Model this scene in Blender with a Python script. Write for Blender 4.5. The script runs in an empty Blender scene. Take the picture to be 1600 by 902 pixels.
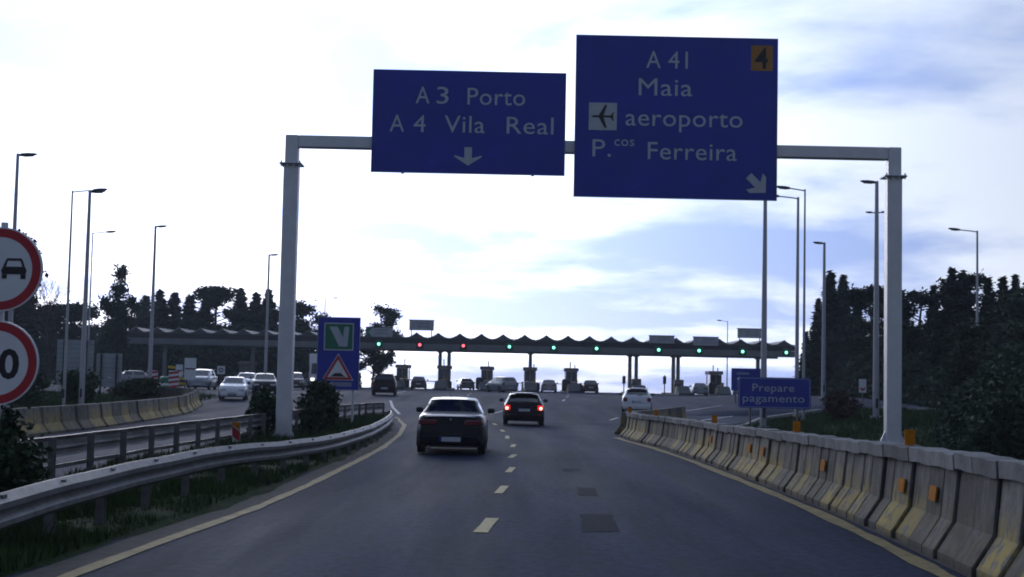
import bpy, bmesh, math, random
from mathutils import Vector, Matrix
import numpy as np

SC = bpy.context.scene
COL = SC.collection
RAD = math.radians
rng = random.Random(7)

# ------------------------------------------------------------------ camera, sky, sun, exposure
cam_d = bpy.data.cameras.new('camera')
cam_d.sensor_width = 36.0
cam_d.lens = 49.5
cam_d.clip_start = 0.1
cam_d.clip_end = 20000
cam = bpy.data.objects.new('camera', cam_d)
COL.objects.link(cam)
cam.matrix_world = (Matrix.Translation((0, 0, 1.88))
                    @ Matrix.Rotation(math.pi / 2 + math.atan(145 / 2200), 4, 'X')
                    @ Matrix.Rotation(RAD(1.2), 4, 'Z'))
SC.camera = cam

SUN_EL, SUN_AZ = 15.0, -13.0          # azimuth measured from straight ahead, negative to the left
sun_dir = Vector((math.sin(RAD(SUN_AZ)) * math.cos(RAD(SUN_EL)),
                  math.cos(RAD(SUN_AZ)) * math.cos(RAD(SUN_EL)), math.sin(RAD(SUN_EL))))

world = bpy.data.worlds.new('World')
SC.world = world
world.use_nodes = True
wn, wl = world.node_tree.nodes, world.node_tree.links
wn.clear()


def wnode(t, **k):
    n = wn.new(t)
    for a, b in k.items():
        setattr(n, a, b)
    return n


def wmath(op, a, b=None, clamp=False):
    n = wnode('ShaderNodeMath', operation=op, use_clamp=clamp)
    for i, v in enumerate((a, b)):
        if v is None:
            continue
        if isinstance(v, (int, float)):
            n.inputs[i].default_value = v
        else:
            wl.new(v, n.inputs[i])
    return n.outputs[0]


tc = wnode('ShaderNodeTexCoord')
nrm = wnode('ShaderNodeVectorMath', operation='NORMALIZE')
wl.new(tc.outputs['Generated'], nrm.inputs[0])
sep = wnode('ShaderNodeSeparateXYZ')
wl.new(nrm.outputs[0], sep.inputs[0])
zc = wmath('ADD', wmath('ABSOLUTE', sep.outputs[2]), 0.10)
comb = wnode('ShaderNodeCombineXYZ')
wl.new(wmath('DIVIDE', sep.outputs[0], zc), comb.inputs[0])
wl.new(wmath('DIVIDE', sep.outputs[1], zc), comb.inputs[1])
comb.inputs[2].default_value = 3.7


def wnoise(scale, detail, rough, off):
    m = wnode('ShaderNodeMapping')
    m.inputs['Location'].default_value = off
    m.inputs['Scale'].default_value = (1.0, 0.8, 1)
    wl.new(comb.outputs[0], m.inputs[0])
    n = wnode('ShaderNodeTexNoise')
    n.inputs['Scale'].default_value = scale
    n.inputs['Detail'].default_value = detail
    n.inputs['Roughness'].default_value = rough
    n.inputs['Distortion'].default_value = 0.35
    wl.new(m.outputs[0], n.inputs['Vector'])
    return n.outputs['Fac']


n_big = wnoise(0.85, 7, 0.52, (17.5, 2.2, 0))
n_fine = wnoise(2.6, 6, 0.5, (7.1, 3.2, 0))
mr = wnode('ShaderNodeMapRange', interpolation_type='SMOOTHSTEP')
mr.inputs['From Min'].default_value = 0.41
mr.inputs['From Max'].default_value = 0.62
wl.new(wmath('ADD', wmath('MULTIPLY', n_big, 0.75), wmath('MULTIPLY', n_fine, 0.25)), mr.inputs['Value'])
cl = wnode('ShaderNodeMix', data_type='RGBA')
cl.inputs['A'].default_value = (0.34, 0.51, 1.02, 1)      # shaded cloud base
cl.inputs['B'].default_value = (1.00, 1.12, 1.38, 1)      # thin bright cloud
wl.new(mr.outputs[0], cl.inputs['Factor'])
dotn = wnode('ShaderNodeVectorMath', operation='DOT_PRODUCT')
wl.new(nrm.outputs[0], dotn.inputs[0])
dotn.inputs[1].default_value = sun_dir
omd = wmath('SUBTRACT', 1.0, dotn.outputs['Value'])
g1 = wmath('EXPONENT', wmath('MULTIPLY', omd, -16.0))     # veil of light round the hidden sun
g2 = wmath('EXPONENT', wmath('MULTIPLY', omd, -2.2))
horiz = wmath('EXPONENT', wmath('MULTIPLY', wmath('ABSOLUTE', sep.outputs[2]), -26.0))   # pale band low down
gain = wmath('ADD', wmath('ADD', 0.24, wmath('MULTIPLY', g1, 1.5)), wmath('MULTIPLY', g2, 0.46))
gain = wmath('ADD', gain, wmath('MULTIPLY', wmath('MULTIPLY', horiz, g2), 1.0))
bg1 = wnode('ShaderNodeBackground')
wl.new(cl.outputs['Result'], bg1.inputs['Color'])
wl.new(gain, bg1.inputs['Strength'])
sky = wnode('ShaderNodeTexSky', sky_type='NISHITA')
sky.sun_disc = False
sky.sun_elevation = RAD(SUN_EL)
sky.sun_rotation = RAD(SUN_AZ)
bg2 = wnode('ShaderNodeBackground')
wl.new(sky.outputs[0], bg2.inputs['Color'])
bg2.inputs['Strength'].default_value = 0.08
mixw = wnode('ShaderNodeMixShader')
mixw.inputs[0].default_value = 0.12
wl.new(bg1.outputs[0], mixw.inputs[1])
wl.new(bg2.outputs[0], mixw.inputs[2])
wo = wnode('ShaderNodeOutputWorld')
wl.new(mixw.outputs[0], wo.inputs[0])

sun_d = bpy.data.lights.new('sun', 'SUN')
sun_d.energy = 0.5
sun_d.angle = RAD(25)
sun_d.color = (1.0, 0.95, 0.90)
sun = bpy.data.objects.new('sun', sun_d)
COL.objects.link(sun)
sun.rotation_euler = (-sun_dir).to_track_quat('-Z', 'Y').to_euler()

SC.view_settings.view_transform = 'Standard'
SC.view_settings.look = 'None'
SC.view_settings.exposure = 0.1
SC.view_settings.gamma = 1.0
SC.view_settings.use_curve_mapping = False
SC.render.film_transparent = False
SC.cycles.max_bounces = 6
SC.cycles.transparent_max_bounces = 12
SC.cycles.pixel_filter_type = 'BLACKMAN_HARRIS'
SC.cycles.filter_width = 1.9
SC.cycles.use_denoising = True

# ------------------------------------------------------------------ helpers
MATS = {}


def mat(name, col, rough=0.6, metal=0.0, var=0.15, scale=3.0, bump=0.0, bscale=40.0, coat=0.0, emit=None, es=0.0, spec=0.5,
        objrand=0.0):
    if name in MATS:
        return MATS[name]
    m = bpy.data.materials.new(name)
    m.use_nodes = True
    nt = m.node_tree
    b = nt.nodes['Principled BSDF']
    b.inputs['Roughness'].default_value = rough
    b.inputs['Metallic'].default_value = metal
    b.inputs['Coat Weight'].default_value = coat
    b.inputs['Coat Roughness'].default_value = 0.05
    b.inputs['Specular IOR Level'].default_value = spec
    t = nt.nodes.new('ShaderNodeTexCoord')
    n = nt.nodes.new('ShaderNodeTexNoise')
    n.inputs['Scale'].default_value = scale
    n.inputs['Detail'].default_value = 6
    n.inputs['Roughness'].default_value = 0.6
    nt.links.new(t.outputs['Object'], n.inputs['Vector'])
    r = nt.nodes.new('ShaderNodeMapRange')
    r.inputs['From Min'].default_value = 0.25
    r.inputs['From Max'].default_value = 0.75
    r.inputs['To Min'].default_value = 1 - var
    r.inputs['To Max'].default_value = 1 + var
    nt.links.new(n.outputs['Fac'], r.inputs['Value'])
    fac = r.outputs[0]
    if objrand:
        oi = nt.nodes.new('ShaderNodeObjectInfo')
        r2 = nt.nodes.new('ShaderNodeMapRange')
        r2.inputs['To Min'].default_value = 1 - objrand
        r2.inputs['To Max'].default_value = 1 + objrand
        nt.links.new(oi.outputs['Random'], r2.inputs['Value'])
        mm = nt.nodes.new('ShaderNodeMath')
        mm.operation = 'MULTIPLY'
        nt.links.new(fac, mm.inputs[0])
        nt.links.new(r2.outputs[0], mm.inputs[1])
        fac = mm.outputs[0]
    v = nt.nodes.new('ShaderNodeVectorMath')
    v.operation = 'SCALE'
    v.inputs[0].default_value = col[:3]
    nt.links.new(fac, v.inputs['Scale'])
    nt.links.new(v.outputs[0], b.inputs['Base Color'])
    if bump:
        n2 = nt.nodes.new('ShaderNodeTexNoise')
        n2.inputs['Scale'].default_value = bscale
        n2.inputs['Detail'].default_value = 4
        nt.links.new(t.outputs['Object'], n2.inputs['Vector'])
        bp = nt.nodes.new('ShaderNodeBump')
        bp.inputs['Strength'].default_value = bump
        bp.inputs['Distance'].default_value = 0.02
        nt.links.new(n2.outputs['Fac'], bp.inputs['Height'])
        nt.links.new(bp.outputs[0], b.inputs['Normal'])
    if emit:
        b.inputs['Emission Color'].default_value = (*emit, 1)
        b.inputs['Emission Strength'].default_value = es
    MATS[name] = m
    return m


class MB:
    """collects shapes into one mesh"""

    def __init__(s):
        s.v, s.f = [], []

    def add(s, vs, fs):
        o = len(s.v)
        s.v += [tuple(p) for p in vs]
        s.f += [tuple(i + o for i in f) for f in fs]
        return s

    def box(s, x0, x1, y0, y1, z0, z1):
        return s.add([(x0, y0, z0), (x1, y0, z0), (x1, y1, z0), (x0, y1, z0), (x0, y0, z1), (x1, y0, z1), (x1, y1, z1), (x0, y1, z1)],
                     [(0, 3, 2, 1), (4, 5, 6, 7), (0, 1, 5, 4), (1, 2, 6, 5), (2, 3, 7, 6), (3, 0, 4, 7)])

    def bbox(s, x0, x1, y0, y1, z0, z1, b):
        """box whose edges seen from the front are chamfered"""
        def ring(y, d):
            return [(x0 + d + b, y, z0 + d), (x1 - d - b, y, z0 + d), (x1 - d, y, z0 + d + b), (x1 - d, y, z1 - d - b),
                    (x1 - d - b, y, z1 - d), (x0 + d + b, y, z1 - d), (x0 + d, y, z1 - d - b), (x0 + d, y, z0 + d + b)]
        return s.loft([ring(y0, b), ring(y0 + b, 0), ring(y1 - b, 0), ring(y1, b)])

    def loft(s, rings, caps=True, closed=True):
        n = len(rings[0])
        vs = [p for r in rings for p in r]
        fs = []
        for i in range(len(rings) - 1):
            for j in range(n if closed else n - 1):
                k = (j + 1) % n
                fs.append((i * n + j, i * n + k, (i + 1) * n + k, (i + 1) * n + j))
        if caps and closed:
            fs.append(tuple(range(n))[::-1])
            fs.append(tuple((len(rings) - 1) * n + j for j in range(n)))
        return s.add(vs, fs)

    def tube(s, pts, radii, n=8):
        rings = []
        if isinstance(radii, (int, float)):
            radii = [radii] * len(pts)
        pts = [Vector(p) for p in pts]
        for i, p in enumerate(pts):
            d = (pts[min(i + 1, len(pts) - 1)] - pts[max(i - 1, 0)]).normalized()
            a = d.orthogonal().normalized() if abs(d.z) < 0.9 else Vector((1, 0, 0))
            a = (a - d * a.dot(d)).normalized()
            c = d.cross(a)
            rings.append([p + (a * math.cos(2 * math.pi * k / n) + c * math.sin(2 * math.pi * k / n)) * radii[i] for k in range(n)])
        return s.loft(rings)

    def prism(s, poly, y0, y1):
        """polygon in x,z given counter-clockwise as seen from -y, extruded from y0 (front) to y1"""
        n = len(poly)
        vs = [(x, y0, z) for x, z in poly] + [(x, y1, z) for x, z in poly]
        fs = [tuple(range(n)), tuple(range(2 * n - 1, n - 1, -1))]
        for j in range(n):
            k = (j + 1) % n
            fs.append((j, j + n, k + n, k))
        return s.add(vs, fs)

    def disc(s, cx, cz, r0, r1, y0, y1, n=40):
        """ring (r0>0) or disc (r0=0) facing -y"""
        if r0 <= 0:
            return s.prism([(cx + r1 * math.cos(2 * math.pi * k / n), cz + r1 * math.sin(2 * math.pi * k / n)) for k in range(n)], y0, y1)
        rings = []
        for r, y in ((r0, y1), (r0, y0), (r1, y0), (r1, y1)):
            rings.append([(cx + r * math.cos(2 * math.pi * k / n), y, cz + r * math.sin(2 * math.pi * k / n)) for k in range(n)])
        return s.loft(rings, caps=False)

    def mesh(s, name, m=None, smooth=False):
        me = bpy.data.meshes.new(name)
        me.from_pydata(s.v, [], s.f)
        if m:
            me.materials.append(m)
        bm = bmesh.new()
        bm.from_mesh(me)
        bmesh.ops.recalc_face_normals(bm, faces=bm.faces)
        bm.to_mesh(me)
        bm.free()
        if smooth:
            me.polygons.foreach_set('use_smooth', [True] * len(me.polygons))
            me.set_sharp_from_angle(angle=RAD(smooth if smooth is not True else 40))
        me.update()
        return me

    def obj(s, name, m, parent=None, smooth=False, loc=None):
        return put(name, s.mesh(name, m, smooth), parent, loc)


def put(name, me, parent=None, loc=None, rot=None):
    o = bpy.data.objects.new(name, me)
    COL.objects.link(o)
    if parent:
        o.parent = parent
    if loc:
        o.location = loc
    if rot:
        o.rotation_euler = rot
    return o


def tag(o, label=None, cat=None, group=None, kind=None):
    if label:
        o['label'] = label
    if cat:
        o['category'] = cat
    if group:
        o['group'] = group
    if kind:
        o['kind'] = kind
    return o


def thing(name, label, cat, loc=(0, 0, 0), rz=0.0, group=None):
    o = bpy.data.objects.new(name, None)
    COL.objects.link(o)
    o.empty_display_size = 0.3
    o.location = loc
    o.rotation_euler = (0, 0, rz)
    return tag(o, label, cat, group)


def sm(t):
    t = max(0.0, min(1.0, t))
    return t * t * (3 - 2 * t)


def gz(x, y):
    """height of the land"""
    z = 0.72 * sm((y - 62) / 46)
    z += 0.5 * sm((x - 13) / 6) * sm((y - 35) / 25) * (1 - sm((y - 110) / 30))
    if y > 178:
        z -= 0.03 * (y - 178)
    return z


def interp(pts):
    ys, xs = [p[0] for p in pts], [p[1] for p in pts]
    return lambda y: float(np.interp(y, ys, xs))


def text_mesh(body, x0, x1, zb, cap, m, y=0.0, name='lettering', parent=None, bold=0.0):
    """lettering between x0 and x1 on baseline zb, capital height cap, standing up and facing -y"""
    cu = bpy.data.curves.new('t', 'FONT')
    cu.body = body
    cu.size = 1.0
    cu.offset = bold
    cu.space_character = 1.04
    cu.resolution_u = 3
    ob = bpy.data.objects.new('t', cu)
    COL.objects.link(ob)
    dg = bpy.context.evaluated_depsgraph_get()
    me = bpy.data.meshes.new_from_object(ob.evaluated_get(dg))
    bpy.data.objects.remove(ob)
    bpy.data.curves.remove(cu)
    xs = [v.co.x for v in me.vertices]
    mnx, mxx = min(xs), max(xs)
    sx = (x1 - x0) / (mxx - mnx)
    sz = cap / 0.72
    bm = bmesh.new()
    bm.from_mesh(me)
    for v in bm.verts:
        v.co = Vector((x0 + (v.co.x - mnx) * sx, y, zb + v.co.y * sz))
    bm.to_mesh(me)
    bm.free()
    me.materials.clear()
    me.materials.append(m)
    return put(name, me, parent)


# ------------------------------------------------------------------ materials
def asphalt_material():
    m = bpy.data.materials.new('asphalt')
    m.use_nodes = True
    nt = m.node_tree
    b = nt.nodes['Principled BSDF']
    t = nt.nodes.new('ShaderNodeTexCoord')

    def noise(scale, detail, stretch=(1, 1, 1)):
        mp = nt.nodes.new('ShaderNodeMapping')
        mp.inputs['Scale'].default_value = stretch
        nt.links.new(t.outputs['Object'], mp.inputs[0])
        n = nt.nodes.new('ShaderNodeTexNoise')
        n.inputs['Scale'].default_value = scale
        n.inputs['Detail'].default_value = detail
        n.inputs['Roughness'].default_value = 0.65
        nt.links.new(mp.outputs[0], n.inputs['Vector'])
        return n.outputs['Fac']

    def rng_(v, a, b_, c, d):
        r = nt.nodes.new('ShaderNodeMapRange')
        for k, x in zip(('From Min', 'From Max', 'To Min', 'To Max'), (a, b_, c, d)):
            r.inputs[k].default_value = x
        nt.links.new(v, r.inputs['Value'])
        return r.outputs[0]

    def mul(a, c):
        k = nt.nodes.new('ShaderNodeMath')
        k.operation = 'MULTIPLY'
        nt.links.new(a, k.inputs[0])
        nt.links.new(c, k.inputs[1])
        return k.outputs[0]
    grain = rng_(noise(55, 5), 0.3, 0.7, 0.55, 1.5)
    streak = rng_(noise(0.8, 6, (1.0, 0.06, 1)), 0.3, 0.7, 0.55, 1.45)
    blotch = rng_(noise(0.35, 7), 0.3, 0.7, 0.82, 1.2)
    mott = rng_(noise(9, 6, (1, .6, 1)), 0.3, 0.7, 0.5, 1.6)
    f = mul(mul(mul(grain, streak), blotch), mott)
    v = nt.nodes.new('ShaderNodeVectorMath')
    v.operation = 'SCALE'
    b.inputs['Specular IOR Level'].default_value = 0.10
    v.inputs[0].default_value = (0.017, 0.027, 0.056)
    nt.links.new(f, v.inputs['Scale'])
    nt.links.new(v.outputs[0], b.inputs['Base Color'])
    nt.links.new(rng_(noise(0.8, 5, (1, 0.08, 1)), 0.3, 0.7, 0.72, 0.9), b.inputs['Roughness'])
    bp = nt.nodes.new('ShaderNodeBump')
    bp.inputs['Strength'].default_value = 0.5
    bp.inputs['Distance'].default_value = 0.008
    nt.links.new(noise(120, 3), bp.inputs['Height'])
    nt.links.new(bp.outputs[0], b.inputs['Normal'])
    return m


def concrete_barrier_material():
    """grey concrete, run-off stains, worn yellow paint on the foot of some blocks"""
    m = bpy.data.materials.new('barrier_concrete')
    m.use_nodes = True
    nt = m.node_tree
    L = nt.links.new
    b = nt.nodes['Principled BSDF']
    b.inputs['Roughness'].default_value = 0.85
    t = nt.nodes.new('ShaderNodeTexCoord')
    oi = nt.nodes.new('ShaderNodeObjectInfo')
    add = nt.nodes.new('ShaderNodeVectorMath')
    add.operation = 'ADD'
    sc = nt.nodes.new('ShaderNodeVectorMath')
    sc.operation = 'SCALE'
    sc.inputs[0].default_value = (37, 21, 0)
    L(oi.outputs['Random'], sc.inputs['Scale'])
    L(t.outputs['Object'], add.inputs[0])
    L(sc.outputs[0], add.inputs[1])

    def noise(scale, stretch, detail=6):
        mp = nt.nodes.new('ShaderNodeMapping')
        mp.inputs['Scale'].default_value = stretch
        L(add.outputs[0], mp.inputs[0])
        n = nt.nodes.new('ShaderNodeTexNoise')
        n.inputs['Scale'].default_value = scale
        n.inputs['Detail'].default_value = detail
        n.inputs['Roughness'].default_value = 0.65
        L(mp.outputs[0], n.inputs['Vector'])
        return n.outputs['Fac']

    def rg(v, a, b_, c, d):
        r = nt.nodes.new('ShaderNodeMapRange')
        for k, x in zip(('From Min', 'From Max', 'To Min', 'To Max'), (a, b_, c, d)):
            r.inputs[k].default_value = x
        L(v, r.inputs['Value'])
        return r.outputs[0]

    def mx(fac, a, c):
        k = nt.nodes.new('ShaderNodeMix')
        k.data_type = 'RGBA'
        L(fac, k.inputs['Factor'])
        for s_, v in (('A', a), ('B', c)):
            if isinstance(v, tuple):
                k.inputs[s_].default_value = (*v, 1)
            else:
                L(v, k.inputs[s_])
        return k.outputs['Result']

    def ml(a, c):
        k = nt.nodes.new('ShaderNodeMath')
        k.operation = 'MULTIPLY'
        k.use_clamp = True
        L(a, k.inputs[0])
        L(c, k.inputs[1])
        return k.outputs[0]
    base = mx(rg(noise(2.5, (1, 1, 1)), 0.3, 0.7, 0, 1), (0.085, 0.078, 0.064), (0.26, 0.24, 0.20))
    stain = rg(noise(8, (1, 1, 0.14)), 0.46, 0.66, 0, 0.9)
    base = mx(stain, base, (0.05, 0.05, 0.045))
    sx = nt.nodes.new('ShaderNodeSeparateXYZ')
    L(t.outputs['Object'], sx.inputs[0])
    low = rg(sx.outputs[2], 0.75, 0.36, 0, 1)
    worn = rg(noise(7, (1, 1, 0.6)), 0.40, 0.53, 0, .95)
    some = rg(oi.outputs['Random'], 0.3, 0.5, 0.25, 1)
    base = mx(ml(ml(low, worn), some), base, (0.38, 0.27, 0.06))
    sg = nt.nodes.new('ShaderNodeSeparateXYZ')
    L(t.outputs['Generated'], sg.inputs[0])
    e1, e2 = rg(sg.outputs[1], 0.16, 0.0, 0, .9), rg(sg.outputs[1], 0.84, 1.0, 0, .9)
    wob = rg(noise(9, (1, 1, .4)), 0.35, 0.6, 0.2, 1)
    base = mx(ml(e1, wob), base, (0.035, 0.034, 0.03))
    base = mx(ml(e2, wob), base, (0.035, 0.034, 0.03))
    foot = ml(rg(sx.outputs[2], 0.16, 0.02, 0, .95), rg(noise(7, (1, 1, 1)), .3, .6, .3, 1))
    base = mx(foot, base, (0.03, 0.028, 0.025))
    tone = nt.nodes.new('ShaderNodeVectorMath')
    tone.operation = 'SCALE'
    L(base, tone.inputs[0])
    L(rg(oi.outputs['Random'], 0, 1, 0.65, 1.35), tone.inputs['Scale'])
    base = tone.outputs[0]
    rust = rg(noise(4, (1, 1, 0.3)), 0.62, 0.75, 0, 0.5)
    base = mx(rust, base, (0.10, 0.06, 0.03))
    L(base, b.inputs['Base Color'])
    bp = nt.nodes.new('ShaderNodeBump')
    bp.inputs['Strength'].default_value = 0.6
    bp.inputs['Distance'].default_value = 0.015
    L(noise(22, (1, 1, 1)), bp.inputs['Height'])
    L(bp.outputs[0], b.inputs['Normal'])
    return m


def ground_material():
    m = bpy.data.materials.new('turf_and_soil')
    m.use_nodes = True
    nt = m.node_tree
    L = nt.links.new
    b = nt.nodes['Principled BSDF']
    b.inputs['Roughness'].default_value = 0.95
    b.inputs['Specular IOR Level'].default_value = 0.1
    t = nt.nodes.new('ShaderNodeTexCoord')
    n = nt.nodes.new('ShaderNodeTexNoise')
    n.inputs['Scale'].default_value = 0.7
    n.inputs['Detail'].default_value = 9
    n.inputs['Roughness'].default_value = 0.7
    L(t.outputs['Object'], n.inputs['Vector'])
    r = nt.nodes.new('ShaderNodeValToRGB')
    e = r.color_ramp.elements
    e[0].position, e[0].color = 0.32, (0.022, 0.038, 0.013, 1)
    e[1].position, e[1].color = 0.68, (0.050, 0.042, 0.030, 1)
    x = e.new(0.5)
    x.color = (0.032, 0.050, 0.017, 1)
    L(n.outputs['Fac'], r.inputs[0])
    L(r.outputs[0], b.inputs['Base Color'])
    n2 = nt.nodes.new('ShaderNodeTexNoise')
    n2.inputs['Scale'].default_value = 9
    n2.inputs['Detail'].default_value = 6
    L(t.outputs['Object'], n2.inputs['Vector'])
    bp = nt.nodes.new('ShaderNodeBump')
    bp.inputs['Strength'].default_value = 0.8
    bp.inputs['Distance'].default_value = 0.08
    L(n2.outputs['Fac'], bp.inputs['Height'])
    L(bp.outputs[0], b.inputs['Normal'])
    return m


def glass_material():
    m = bpy.data.materials.new('car_glass')
    m.use_nodes = True
    nt = m.node_tree
    nt.nodes.clear()
    tr = nt.nodes.new('ShaderNodeBsdfTransparent')
    tr.inputs[0].default_value = (0.74, 0.86, 0.90, 1)
    gl = nt.nodes.new('ShaderNodeBsdfGlossy')
    gl.inputs['Roughness'].default_value = 0.04
    gl.inputs[0].default_value = (0.9, 0.95, 1, 1)
    fr = nt.nodes.new('ShaderNodeFresnel')
    n = nt.nodes.new('ShaderNodeTexNoise')
    n.inputs['Scale'].default_value = 4
    r = nt.nodes.new('ShaderNodeMapRange')
    r.inputs['To Min'].default_value = 1.85
    r.inputs['To Max'].default_value = 2.05
    nt.links.new(n.outputs['Fac'], r.inputs['Value'])
    nt.links.new(r.outputs[0], fr.inputs[0])
    mx = nt.nodes.new('ShaderNodeMixShader')
    nt.links.new(fr.outputs[0], mx.inputs[0])
    nt.links.new(tr.outputs[0], mx.inputs[1])
    nt.links.new(gl.outputs[0], mx.inputs[2])
    o = nt.nodes.new('ShaderNodeOutputMaterial')
    nt.links.new(mx.outputs[0], o.inputs[0])
    return m


M_ASPH = asphalt_material()
M_BARR = concrete_barrier_material()
M_GROUND = ground_material()
M_GLASS = glass_material()
M_PATCH = mat('asphalt_patch', (0.0115, 0.0165, 0.031), 0.9, var=0.35, scale=6, bump=0.3, bscale=90, spec=0.12)
M_WHITE = mat('road_paint_white', (0.50, 0.50, 0.47), 0.7, var=0.35, scale=9, bump=0.2, bscale=90)
M_CREAM = mat('road_paint_cream', (0.46, 0.37, 0.14), 0.7, var=0.35, scale=9, bump=0.2, bscale=90)
M_YELL = mat('road_paint_yellow', (0.27, 0.20, 0.06), 0.75, var=0.5, scale=3.5, bump=0.2, bscale=90)
M_DIRT = mat('grit', (0.085, 0.075, 0.06), 0.95, var=0.4, scale=5, bump=0.5, bscale=50)
M_CONC = mat('concrete', (0.32, 0.32, 0.30), 0.85, var=0.3, scale=1.5, bump=0.3)
M_CONCD = mat('canopy_concrete', (0.20, 0.21, 0.21), 0.8, var=0.2, scale=0.6, bump=0.2, bscale=8)
M_GALV = mat('galvanised', (0.62, 0.62, 0.64), 0.42, 0.25, var=0.10, scale=2.5, bump=0.06)
M_POLE = mat('lamp_pole', (0.42, 0.42, 0.44), 0.45, 0.3, var=0.15, scale=1.2)
M_RAIL = mat('rail_steel', (0.13, 0.128, 0.13), 0.48, 0.4, var=0.5, scale=5, bump=0.15, bscale=14)
M_RAILP = mat('rail_post_steel', (0.16, 0.155, 0.15), 0.7, 0.3, var=0.4, scale=5)
M_DARK = mat('dark_metal', (0.035, 0.036, 0.04), 0.55, 0.2, var=0.2)
M_BLUE = mat('sign_blue', (0.013, 0.030, 0.33), 0.42, var=0.22, scale=0.9, bump=0.05, bscale=3)
M_BLUEB = mat('sign_back', (0.30, 0.33, 0.36), 0.5, 0.3, var=0.2, scale=1)
M_LETT = mat('sign_letter', (0.44, 0.47, 0.51), 0.45, var=0.12, scale=4)
M_SWHITE = mat('sign_white', (0.72, 0.73, 0.74), 0.45, var=0.08, scale=3)
M_SRED = mat('sign_red', (0.42, 0.012, 0.022), 0.45, var=0.10, scale=3)
M_SBLACK = mat('sign_black', (0.010, 0.010, 0.012), 0.5, var=0.1)
M_SGREEN = mat('sign_green', (0.012, 0.16, 0.085), 0.45, var=0.1, scale=3)
M_OCHRE = mat('sign_ochre', (0.36, 0.16, 0.025), 0.5, var=0.12, scale=3)
M_ORANGE = mat('reflector_orange', (0.50, 0.17, 0.008), 0.75, var=0.25, scale=12, spec=0.1)
M_YPAINT = mat('yellow_paint', (0.62, 0.42, 0.03), 0.5, var=0.2, scale=5)
M_TYRE = mat('tyre_rubber', (0.016, 0.016, 0.017), 0.85, var=0.2, scale=9)
M_RIM = mat('wheel_rim', (0.40, 0.40, 0.42), 0.35, 0.7, var=0.1)
M_TRIM = mat('black_trim', (0.014, 0.014, 0.015), 0.6, var=0.15)
M_INT = mat('car_interior', (0.035, 0.036, 0.04), 0.85, var=0.2)
M_PLATE = mat('number_plate', (0.50, 0.52, 0.55), 0.4, var=0.15, scale=20)
M_TAIL = mat('tail_lamp', (0.14, 0.006, 0.012), 0.15, var=0.1, coat=1)
M_TAILON = mat('tail_lamp_lit', (0.5, 0.01, 0.01), 0.3, emit=(1.0, 0.03, 0.02), es=0.7)
M_BULB = mat('tail_bulb_lit', (1, 0.5, 0.4), 0.3, emit=(1.0, 0.42, 0.30), es=5.0)
M_HEAD = mat('head_lamp', (0.6, 0.63, 0.66), 0.1, 0.3, var=0.1, coat=1)
M_HEADON = mat('head_lamp_lit', (0.9, 0.9, 0.9), 0.2, emit=(1.0, 0.97, 0.92), es=2.2)
M_GREENON = mat('signal_green_lit', (0.3, 1, 0.8), 0.3, emit=(0.22, 1.0, 0.68), es=3.0)
M_REDON = mat('signal_red_lit', (1, 0.2, 0.2), 0.3, emit=(1.0, 0.10, 0.14), es=3.0)
M_CHROME = mat('chrome', (0.6, 0.6, 0.62), 0.15, 1.0, var=0.05)
M_BOOTH = mat('booth_wall', (0.20, 0.17, 0.15), 0.6, var=0.2, scale=2)
M_BOOTHG = mat('booth_glass', (0.05, 0.06, 0.07), 0.1, var=0.1, coat=0.5)
M_BARK = mat('bark', (0.06, 0.05, 0.04), 0.9, var=0.35, scale=6, bump=0.5, bscale=12)
M_LEAF = mat('conifer_needles', (0.034, 0.052, 0.040), 0.8, var=0.55, scale=0.9, objrand=0.3, spec=0.1)
M_LEAFB = mat('broad_leaves', (0.040, 0.060, 0.036), 0.8, var=0.5, scale=0.9, objrand=0.3, spec=0.1)
M_BUSH = mat('bush_leaves', (0.028, 0.055, 0.022), 0.65, var=0.55, scale=3, objrand=0.2, spec=0.25)
M_BUSHR = mat('reddish_twigs', (0.075, 0.040, 0.035), 0.75, var=0.5, scale=3, spec=0.2)
M_GRASS = mat('grass_blades', (0.038, 0.070, 0.018), 0.7, var=0.6, scale=0.9, spec=0.2)

# ------------------------------------------------------------------ land, roads
XL = interp([(-20, -4.5), (0, -4.25), (13, -4.03), (16, -3.86), (20, -3.58), (24.5, -3.46), (32, -3.42), (38.5, -3.42), (47.5, -3.68), (57.5, -4.25), (66.5, -5.25), (72, -6.1)])
XR = interp([(-20, 4.3), (8, 4.5), (14.7, 4.72), (17.7, 4.85), (21.6, 4.94), (26.8, 4.92), (34.8, 4.8), (42, 4.5), (46.2, 4.12), (50, 3.95)])
XM = interp([(-20, -7.9), (44, -7.9), (60, -7.3), (73, -6.4)])                     # far edge of the median
XO = interp([(-20, -13.5), (36, -13.7), (47, -13.8), (55.6, -14.3), (67.7, -15.3), (79, -17.1)])    # far edge of the oncoming road


def sheet(name, ys, xa, xb, nx, dz, m, parent=None, kind='structure', extra=None, drop=False):
    """a sheet that follows the land between two edges given as functions of y"""
    mb = MB()
    vs, fs = [], []
    for i, y in enumerate(ys):
        a, b = xa(y), xb(y)
        for j in range(nx + 1):
            x = a + (b - a) * j / nx
            vs.append((x, y, gz(x, y) + dz + (extra(x, y) if extra else 0) - (dz + .02 if extra and j in (0, nx) else 0) - (.12 * sm((y - 64) / 10) if drop else 0)))
    for i in range(len(ys) - 1):
        for j in range(nx):
            k = i * (nx + 1) + j
            fs.append((k, k + 1, k + nx + 2, k + nx + 1))
    mb.add(vs, fs)
    o = mb.obj(name, m, parent)
    if kind and not parent:
        o['kind'] = kind
    return o


def span(a, b, st):
    n = max(1, int(round((b - a) / st)))
    return [a + (b - a) * i / n for i in range(n + 1)]


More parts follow.
